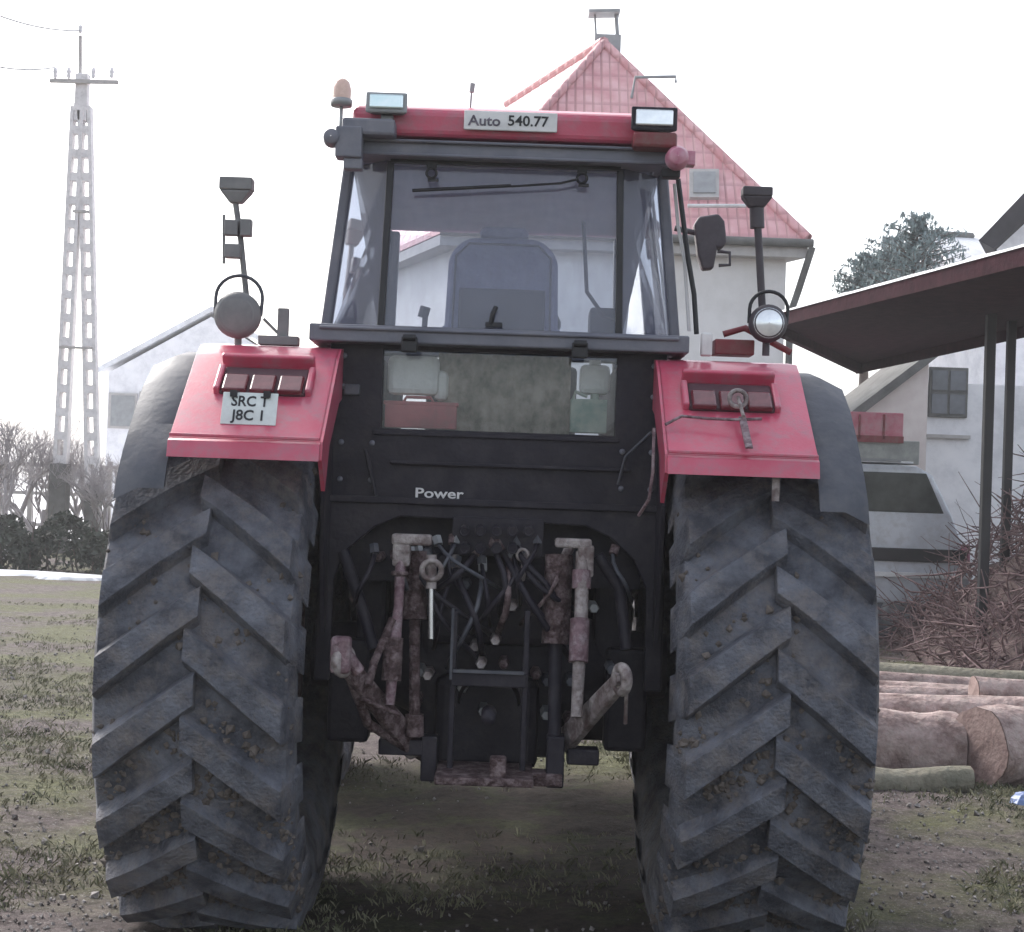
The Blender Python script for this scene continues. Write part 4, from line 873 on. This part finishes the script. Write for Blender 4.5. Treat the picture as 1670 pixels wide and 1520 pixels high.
m = MB(); m.box(at(1546, 712, Ya - .04), (.62, .1, .05)); m.build('sill', M['eave'], ax)
# low gable shed with pinkish wall
gs = empty('garden_shed', (4.8, 21.5, 0), 'small cream garden shed with a sloping dark roof edge behind the trailer', 'shed')
Yg = 21.5; a = at(1380, 690, Yg); b = at(1515, 583, Yg)
m = MB(); m.prism([Vector((a.x, Yg, 0)), Vector((b.x, Yg, 0)), b, a], (0, 2.5, 0)); m.build('wall', pm('cream_boards', (.66, .58, .56), .9, col2=(.75, .68, .65), scale=5), gs)
m = MB(); t_ = Vector((0, -.15, .10)); m.prism([a + Vector((0, -.15, -.03)), b + Vector((.2, -.15, .1)), b + Vector((.2, -.15, .24)), a + Vector((0, -.15, .12))], (0, 2.8, 0)); m.build('roof', M['concretedark'], gs)
# red trailer
Yt = 20.5; tr_ = empty('farm_trailer', at(1440, 800, Yt) * 1.0, 'farm trailer with a faded red sideboard, standing behind the silver van', 'trailer')
def slab(mb, px0, px1, py0, py1, Y, t): 
    a = at(px0, py1, Y); b = at(px1, py0, Y); mb.box(((a.x + b.x) / 2, Y + t / 2, (a.z + b.z) / 2), (abs(b.x - a.x), t, abs(b.z - a.z)))
m = MB(); slab(m, 1330, 1474, 674, 718, Yt, .06); sb_ = m.build('sideboard', pm('faded_red', (.42, .10, .15), .6, col2=(.5, .2, .24), scale=6, dirt=(.4, .3, .3), dirt_amt=.6, dscale=5), tr_, bevel=.01)
m = MB(); slab(m, 1330, 1474, 712, 718, Yt - .02, .02)
for px_ in (1400, 1440): slab(m, px_, px_ + 4, 676, 716, Yt - .02, .02)
m.build('frame', M['red_dark'], sb_)
m = MB(); slab(m, 1330, 1500, 720, 752, Yt + .02, 1.4); m.build('bed', pm('bed_grey', (.33, .34, .32), .8, col2=(.24, .25, .24), scale=9), tr_, bevel=.01)
for xx in (1360, 1460):
    c = at(xx, 850, Yt + .2); m = MB(); c.z = .38; m.lathe([(-.09, .16), (-.09, .34), (-.05, .38), (.05, .38), (.09, .34), (.09, .16)], c, 'Y', 24); wl = m.build('wheel', M['rubber'], tr_); m = MB(); m.lathe([(-.05, .001), (-.05, .16), (.05, .16), (.05, .001)], c, 'Y', 16); m.build('rim', M['steel'], wl)
m = MB(); m.box((at(1410, 800, Yt).x, Yt + .7, 1.0), (1.1, 1.3, .9)); m.build('chassis', M['black'], tr_, bevel=.02)
# parked van behind the brush
Yc = 17.0; xr = at(1585, 850, Yc).x
car = empty('parked_van', (xr - 2.1, Yc + .85, 0), 'silver-white parked van with dark windows between the right rear tyre and brush pile', 'van')
prof_ = [(xr - 4.3, .42), (xr, .42), (xr + .02, .80), (xr - .06, 1.05), (xr - .20, 1.38), (xr - .42, 1.80), (xr - .60, 1.90), (xr - 3.6, 1.92), (xr - 4.2, 1.5), (xr - 4.4, .9)]
M['silver'] = pm('silver_paint', (.62, .65, .70), .35, metal=.2, col2=(.5, .53, .58), scale=3, coat=.4, dirt=(.35, .34, .34), dirt_amt=.5)
m = MB(); m.prism([(x, Yc, z) for x, z in prof_], (0, 1.75, 0)); body = m.build('body', M['silver'], car, bevel=.05, seg=3)
for (xa, xb, xc, xd) in ((-1.55, -.30, -.50, -1.55), (-2.75, -1.63, -1.63, -2.75), (-3.9, -2.83, -2.83, -3.6)):
    m = MB(); m.prism([(xr + xa, Yc - .012, 1.40), (xr + xb, Yc - .012, 1.40), (xr + xc, Yc - .012, 1.82), (xr + xd, Yc - .012, 1.82)], (0, .03, 0)); m.build('window', M['carglass'] if 'carglass' in M else M.setdefault('carglass', pm('car_glass', (.03, .035, .035), .12, col2=(.06, .07, .065), scale=5)), car, bevel=.008)
m = MB(); m.box((xr - 1.59, Yc - .008, 1.12), (.018, .02, 1.3)); m.build('door_seam', M['ink'], car)
m = MB(); m.box((xr - 1.42, Yc - .03, 1.28), (.16, .04, .035)); m.build('door_handle', M['ink'], car, bevel=.006)
m = MB(); m.tube([(xr - 3.0, Yc + .1, 1.96), (xr - .75, Yc + .1, 1.95)], .02, 6); m.build('roof_rail', M['steel'], car)
m = MB(); m.box((xr - 2.0, Yc - .02, .95), (3.9, .04, .14)); m.build('rubbing_strip', M['ink'], car, bevel=.01)
m = MB(); m.box((xr - 2.0, Yc - .03, .74), (4.0, .05, .05)); m.build('trim', M['white'], car)
m = MB(); m.box((xr - 2.1, Yc + .8, 1.935), (3.0, 1.3, .02)); m.build('roof_snow', M['snow'], car, bevel=.006)
m = MB(); m.box((xr - .06, Yc + .1, .98), (.10, .24, .2)); m.build('tail_light', M['hazelamp'], car, bevel=.01)
for xx in (xr - .75, xr - 3.4):
    c = Vector((xx, Yc + .12, .33)); m = MB(); m.lathe([(-.10, .19), (-.10, .31), (-.06, .34), (.06, .34), (.10, .31), (.10, .19)], c, 'Y', 28); wl = m.build('wheel', M['rubber'], car); m = MB(); m.lathe([(-.08, .001), (-.06, .10), (-.09, .19), (.09, .19), (.09, .001)], c, 'Y', 20); m.build('rim', M['steel'], wl)
# neighbour roof upper right
nb = empty('neighbour_house', (13, 27, 0), 'white neighbouring house with dark grey roof at the upper right edge', 'house')
Yn = 27; e0 = at(1596, 392, Yn); pk = at(1720, 262, Yn); e1 = Vector((2 * pk.x - e0.x, Yn, e0.z)); dn = Vector((0, 0, -.42))
m = MB(); m.prism([e0, pk, e1, e1 + dn, pk + dn * 1.3, e0 + dn * .3 + Vector((.25, 0, 0))], (2.3, 6, 0)); m.build('roof', pm('slate', (.04, .038, .045), .9, spec=.15, col2=(.025, .024, .030), scale=4), nb)
m = MB(); m.prism([Vector((e0.x + .4, Yn + .3, 0)), Vector((e1.x - .4, Yn + .3, 0)), Vector((e1.x - .4, Yn + .3, e0.z)), Vector((pk.x, Yn + .3, pk.z - .5)), Vector((e0.x + .4, Yn + .3, e0.z))], (1.95, 5, 0)); m.build('wall', M['plasterwhite'], nb)
# low distant snowy roof
dr = empty('barn', (11, 34, 0), 'low distant barn with a snow-covered roof right of the spruce', 'barn')
Yd = 34; a = at(1516, 391, Yd); b = at(1660, 398, Yd + 3)
m = MB(); m.prism([a, b, b + Vector((.3, -3, -1.1)), a + Vector((-.3, -3, -1.1))], (0, 0, .1)); m.build('roof', M['snow'], dr)
m = MB(); m.prism([a + Vector((.1, .1, -.1)), b + Vector((-.1, .1, -.1)), Vector((b.x, b.y + .1, 0)), Vector((a.x, a.y + .1, 0))], (0, 3, 0)); m.build('wall', M['plasterwhite'], dr)
m = MB(); m.tube([a + Vector((0, 0, .12)), a.lerp(b, .45) + Vector((0, 0, .12))], .09, 6); m.build('ridge_cap', M['concretedark'], dr)
# spruce
def spruce(px, pytop, Y, label, seed, wpx):
    top = at(px, pytop, Y); H_ = top.z; r = random.Random(seed); root = empty('spruce_tree', (top.x, Y, 0), label, 'tree', 'conifers behind the canopy')
    m = MB(); m.tube([(top.x, Y, -.1), (top.x, Y, H_ * .6), (top.x, Y, H_)], [.16, .09, .01], 8); m.build('trunk', M['trunk'], root)
    Rb = wpx / F * Y; m = MB(); vs = []; fs = []; lv = 26; bm_ = MB()
    for k in range(lv):
        t = k / lv; z = H_ * (.72 + .28 * t) ; rad = Rb * (1 - t) ** .8 * 1.15 + .12
        for b in range(9):
            if r.random() < .12: continue
            a_ = r.uniform(0, 6.28); L_ = rad * r.uniform(.45, 1.5); dr_ = Vector((math.cos(a_), math.sin(a_), r.uniform(.05, .4))); 
            p0 = Vector((top.x, Y, z)); bm_.tube([p0, p0 + dr_ * L_], [.012, .004], 3, cap=False)
            for q in range(26):
                s_ = r.uniform(.12, 1); p = p0 + dr_ * L_ * s_ + Vector((r.uniform(-1, 1), r.uniform(-1, 1), r.uniform(-1, .3))) * .07 * (1.3 - s_ * .6)
                e = Euler((r.uniform(0, 6), r.uniform(0, 6), r.uniform(0, 6))).to_matrix(); ss = r.uniform(.03, .075); kk = len(vs)
                vs += [p + e @ Vector((-ss, 0, 0)), p + e @ Vector((0, ss * .3, 0)), p + e @ Vector((ss, 0, 0)), p + e @ Vector((0, -ss * .3, 0))]; fs.append((kk, kk + 1, kk + 2, kk + 3))
    m.add(vs, fs); cr = m.build('crown', M['needle'], root); bm_.build('branches', M['trunk'], root)
spruce(1497, 352, 27, 'blue-green conifer rising above the shed canopy, the taller right one', 3, 95)
spruce(1415, 415, 28, 'blue-green conifer rising above the shed canopy, the shorter left one', 5, 60)
spruce(1455, 385, 29.5, 'blue-green conifer above the canopy, between the two others', 8, 70)
# brush pile
def brush():
    r = random.Random(9); m = MB()
    for i in range(2600):
        x = r.uniform(3.85, 7.0); y = r.uniform(13.2, 16.6); t = min(1, max(0, (x - 3.8) / 1.5)); hh = (1.9 * t ** .8) * (1 - ((y - 15.3) / 2.6) ** 2) * (1 + .25 * noise.noise(Vector((x * 1.5, y * 1.5, 4))))
        if hh < .1: continue
        z = hh * r.random() ** .45; l = r.uniform(.15, .75); d = Vector((r.uniform(-1, 1), r.uniform(-1, 1), r.uniform(-.35, .8))).normalized()
        p = Vector((x, y, z)); q = p + d * l; md = p.lerp(q, .5) + Vector((r.uniform(-1, 1), r.uniform(-1, 1), r.uniform(-1, 1))) * l * .12; rad = r.uniform(.003, .013)
        m.tube([p, md, q], [rad, rad * .8, rad * .35], 4, cap=False)
    return m
tag(brush().build('brush_pile', M['twig'], None), 'tangled heap of reddish-brown cut branches beside the shed posts', 'brush pile', kind='stuff')
def bmound():
    m = MB(); n = 26; vs = []
    for j in range(n + 1):
        for i in range(n + 1):
            x = 3.2 + 4.2 * i / n; y = 13.1 + 4.2 * j / n; t = min(1, max(0, (x - 3.8) / 1.7)); hh = (1.6 * t ** .9) * max(0, 1 - ((y - 15.3) / 2.3) ** 2) * (1 + .3 * noise.noise(Vector((x * 1.5, y * 1.5, 4))))
            vs.append((x, y, hh + .12 * noise.noise(Vector((x * 5, y * 5, 1))) - .06))
    m.add(vs, [(j * (n + 1) + i, j * (n + 1) + i + 1, (j + 1) * (n + 1) + i + 1, (j + 1) * (n + 1) + i) for j in range(n) for i in range(n)]); return m
tag(bmound().build('brush_core', pm('leaf_litter', (.05, .03, .03), .9, col2=(.13, .09, .085), scale=16, bump=1, bscale=20), None), 'packed brown litter inside the heap of cut branches', 'litter', kind='stuff')
# pale cut pieces in the brush
# logs
def log(x0_, y0_, x1_, y1_, r_, label, mat='bark', seed=0, z=None, taper=.85):
    a = Vector((x0_, y0_, (r_ if z is None else z) - .01)); b = Vector((x1_, y1_, (r_ * taper if z is None else z) - .01)); d = b - a; n = 22; k = 18
    up = Vector((0, 0, 1)); s_ = d.cross(up).normalized(); u_ = s_.cross(d).normalized(); vs = []
    for i in range(k + 1):
        t = i / k; p = a.lerp(b, t) + u_ * .02 * math.sin(t * 5 + seed); rr = r_ * (1 + (taper - 1) * t)
        for j in range(n):
            an = 2 * math.pi * j / n; q = rr * (1 + .09 * noise.noise(Vector((math.cos(an) * 1.6 + seed, math.sin(an) * 1.6, t * 5))) + .04 * noise.noise(Vector((math.cos(an) * 5 + seed, math.sin(an) * 5, t * 14))))
            vs.append(p + (s_ * math.cos(an) + u_ * math.sin(an)) * q)
    m = MB(); m.add(vs, [(i * n + j, i * n + (j + 1) % n, (i + 1) * n + (j + 1) % n, (i + 1) * n + j) for i in range(k) for j in range(n)], True)
    o = m.build('log', M[mat], None, origin=a); tag(o, label, 'log', 'logs lying on the right of the tractor')
    for e_, ri, sg_ in ((vs[:n], a, -1), (vs[-n:], b, 1)):
        c = sum(e_, Vector()) / n; m = MB(); c2 = c + d.normalized() * sg_ * .004
        ev = [c2 + (v - c) * .995 for v in e_]; m.add([c2] + ev, [(0, 1 + j, 1 + (j + 1) % n) for j in range(n)]); m.build('cut_end', M['endgrain'], o)
log(1.75, 8.6, 2.44, 8.66, .205, 'thick pinkish-brown log just right of the right rear tyre', seed=1, taper=.95)
log(2.50, 8.42, 3.9, 9.1, .215, 'thickest log, cut end at the right edge of the photo', seed=2, taper=.95)
log(1.75, 8.18, 2.40, 8.22, .085, 'thin mossy log in front of the thick ones', 'barkgreen', seed=3)
log(1.7, 9.25, 4.4, 9.5, .15, 'long brown log directly behind the two thick logs', seed=4)
log(1.8, 9.75, 4.7, 9.65, .13, 'long brown log in the third row, resting above the second row', seed=5, z=.22)
log(1.8, 10.3, 4.9, 10.6, .16, 'long pale brown log in the middle of the stack on the ground', seed=6)
log(2.0, 11.1, 5.2, 11.0, .13, 'long brown log behind the middle of the stack', 'bark', seed=7)
log(2.2, 11.9, 5.2, 12.3, .12, 'second farthest log, lying slantwise', seed=8)
log(2.4, 12.9, 5.6, 12.6, .12, 'farthest long log in front of the brush pile', 'barkgreen', seed=9)
log(2.9, 9.9, 4.7, 10.05, .09, 'thin pale log lying on top of the stack at the right', seed=10, z=.37)
# blue bag lower right
c = atz(1668, 1318, .02)
m = MB(); n = 16; vs = []
for j in range(9):
    ph = math.pi * j / 8
    for i in range(n):
        a_ = 2 * math.pi * i / n; q = 1 + .35 * noise.noise(Vector((math.cos(a_) * 2, math.sin(a_) * 2, ph * 2)))
        vs.append(Vector((c.x + .03, c.y, .035)) + Vector((.10 * math.sin(ph) * math.cos(a_) * q, .07 * math.sin(ph) * math.sin(a_) * q, -.05 * math.cos(ph) * q + .015)))
m.add(vs, [(j * n + i, j * n + (i + 1) % n, (j + 1) * n + (i + 1) % n, (j + 1) * n + i) for j in range(8) for i in range(n)])
tag(m.build('plastic_bag', M['bag'], None), 'crumpled blue plastic bag on the grass at the right edge', 'bag')
# ------------------------------------------------------------------ haze
HZ = 0.0020
m = MB(); m.box((0, 500, 8), (1700, 1200, 18.5)); hz = m.build('haze', bpy.data.materials.new('haze'), None, origin=(0, 500, 0)); tag(hz, kind='stuff')
hm = hz.data.materials[0]; hm.use_nodes = True; n = hm.node_tree; n.nodes.clear(); o_ = n.nodes.new('ShaderNodeOutputMaterial'); v_ = n.nodes.new('ShaderNodeVolumePrincipled')
v_.inputs['Color'].default_value = (.93, .93, .96, 1); v_.inputs['Density'].default_value = HZ; v_.inputs['Anisotropy'].default_value = .3; n.links.new(v_.outputs[0], o_.inputs['Volume'])
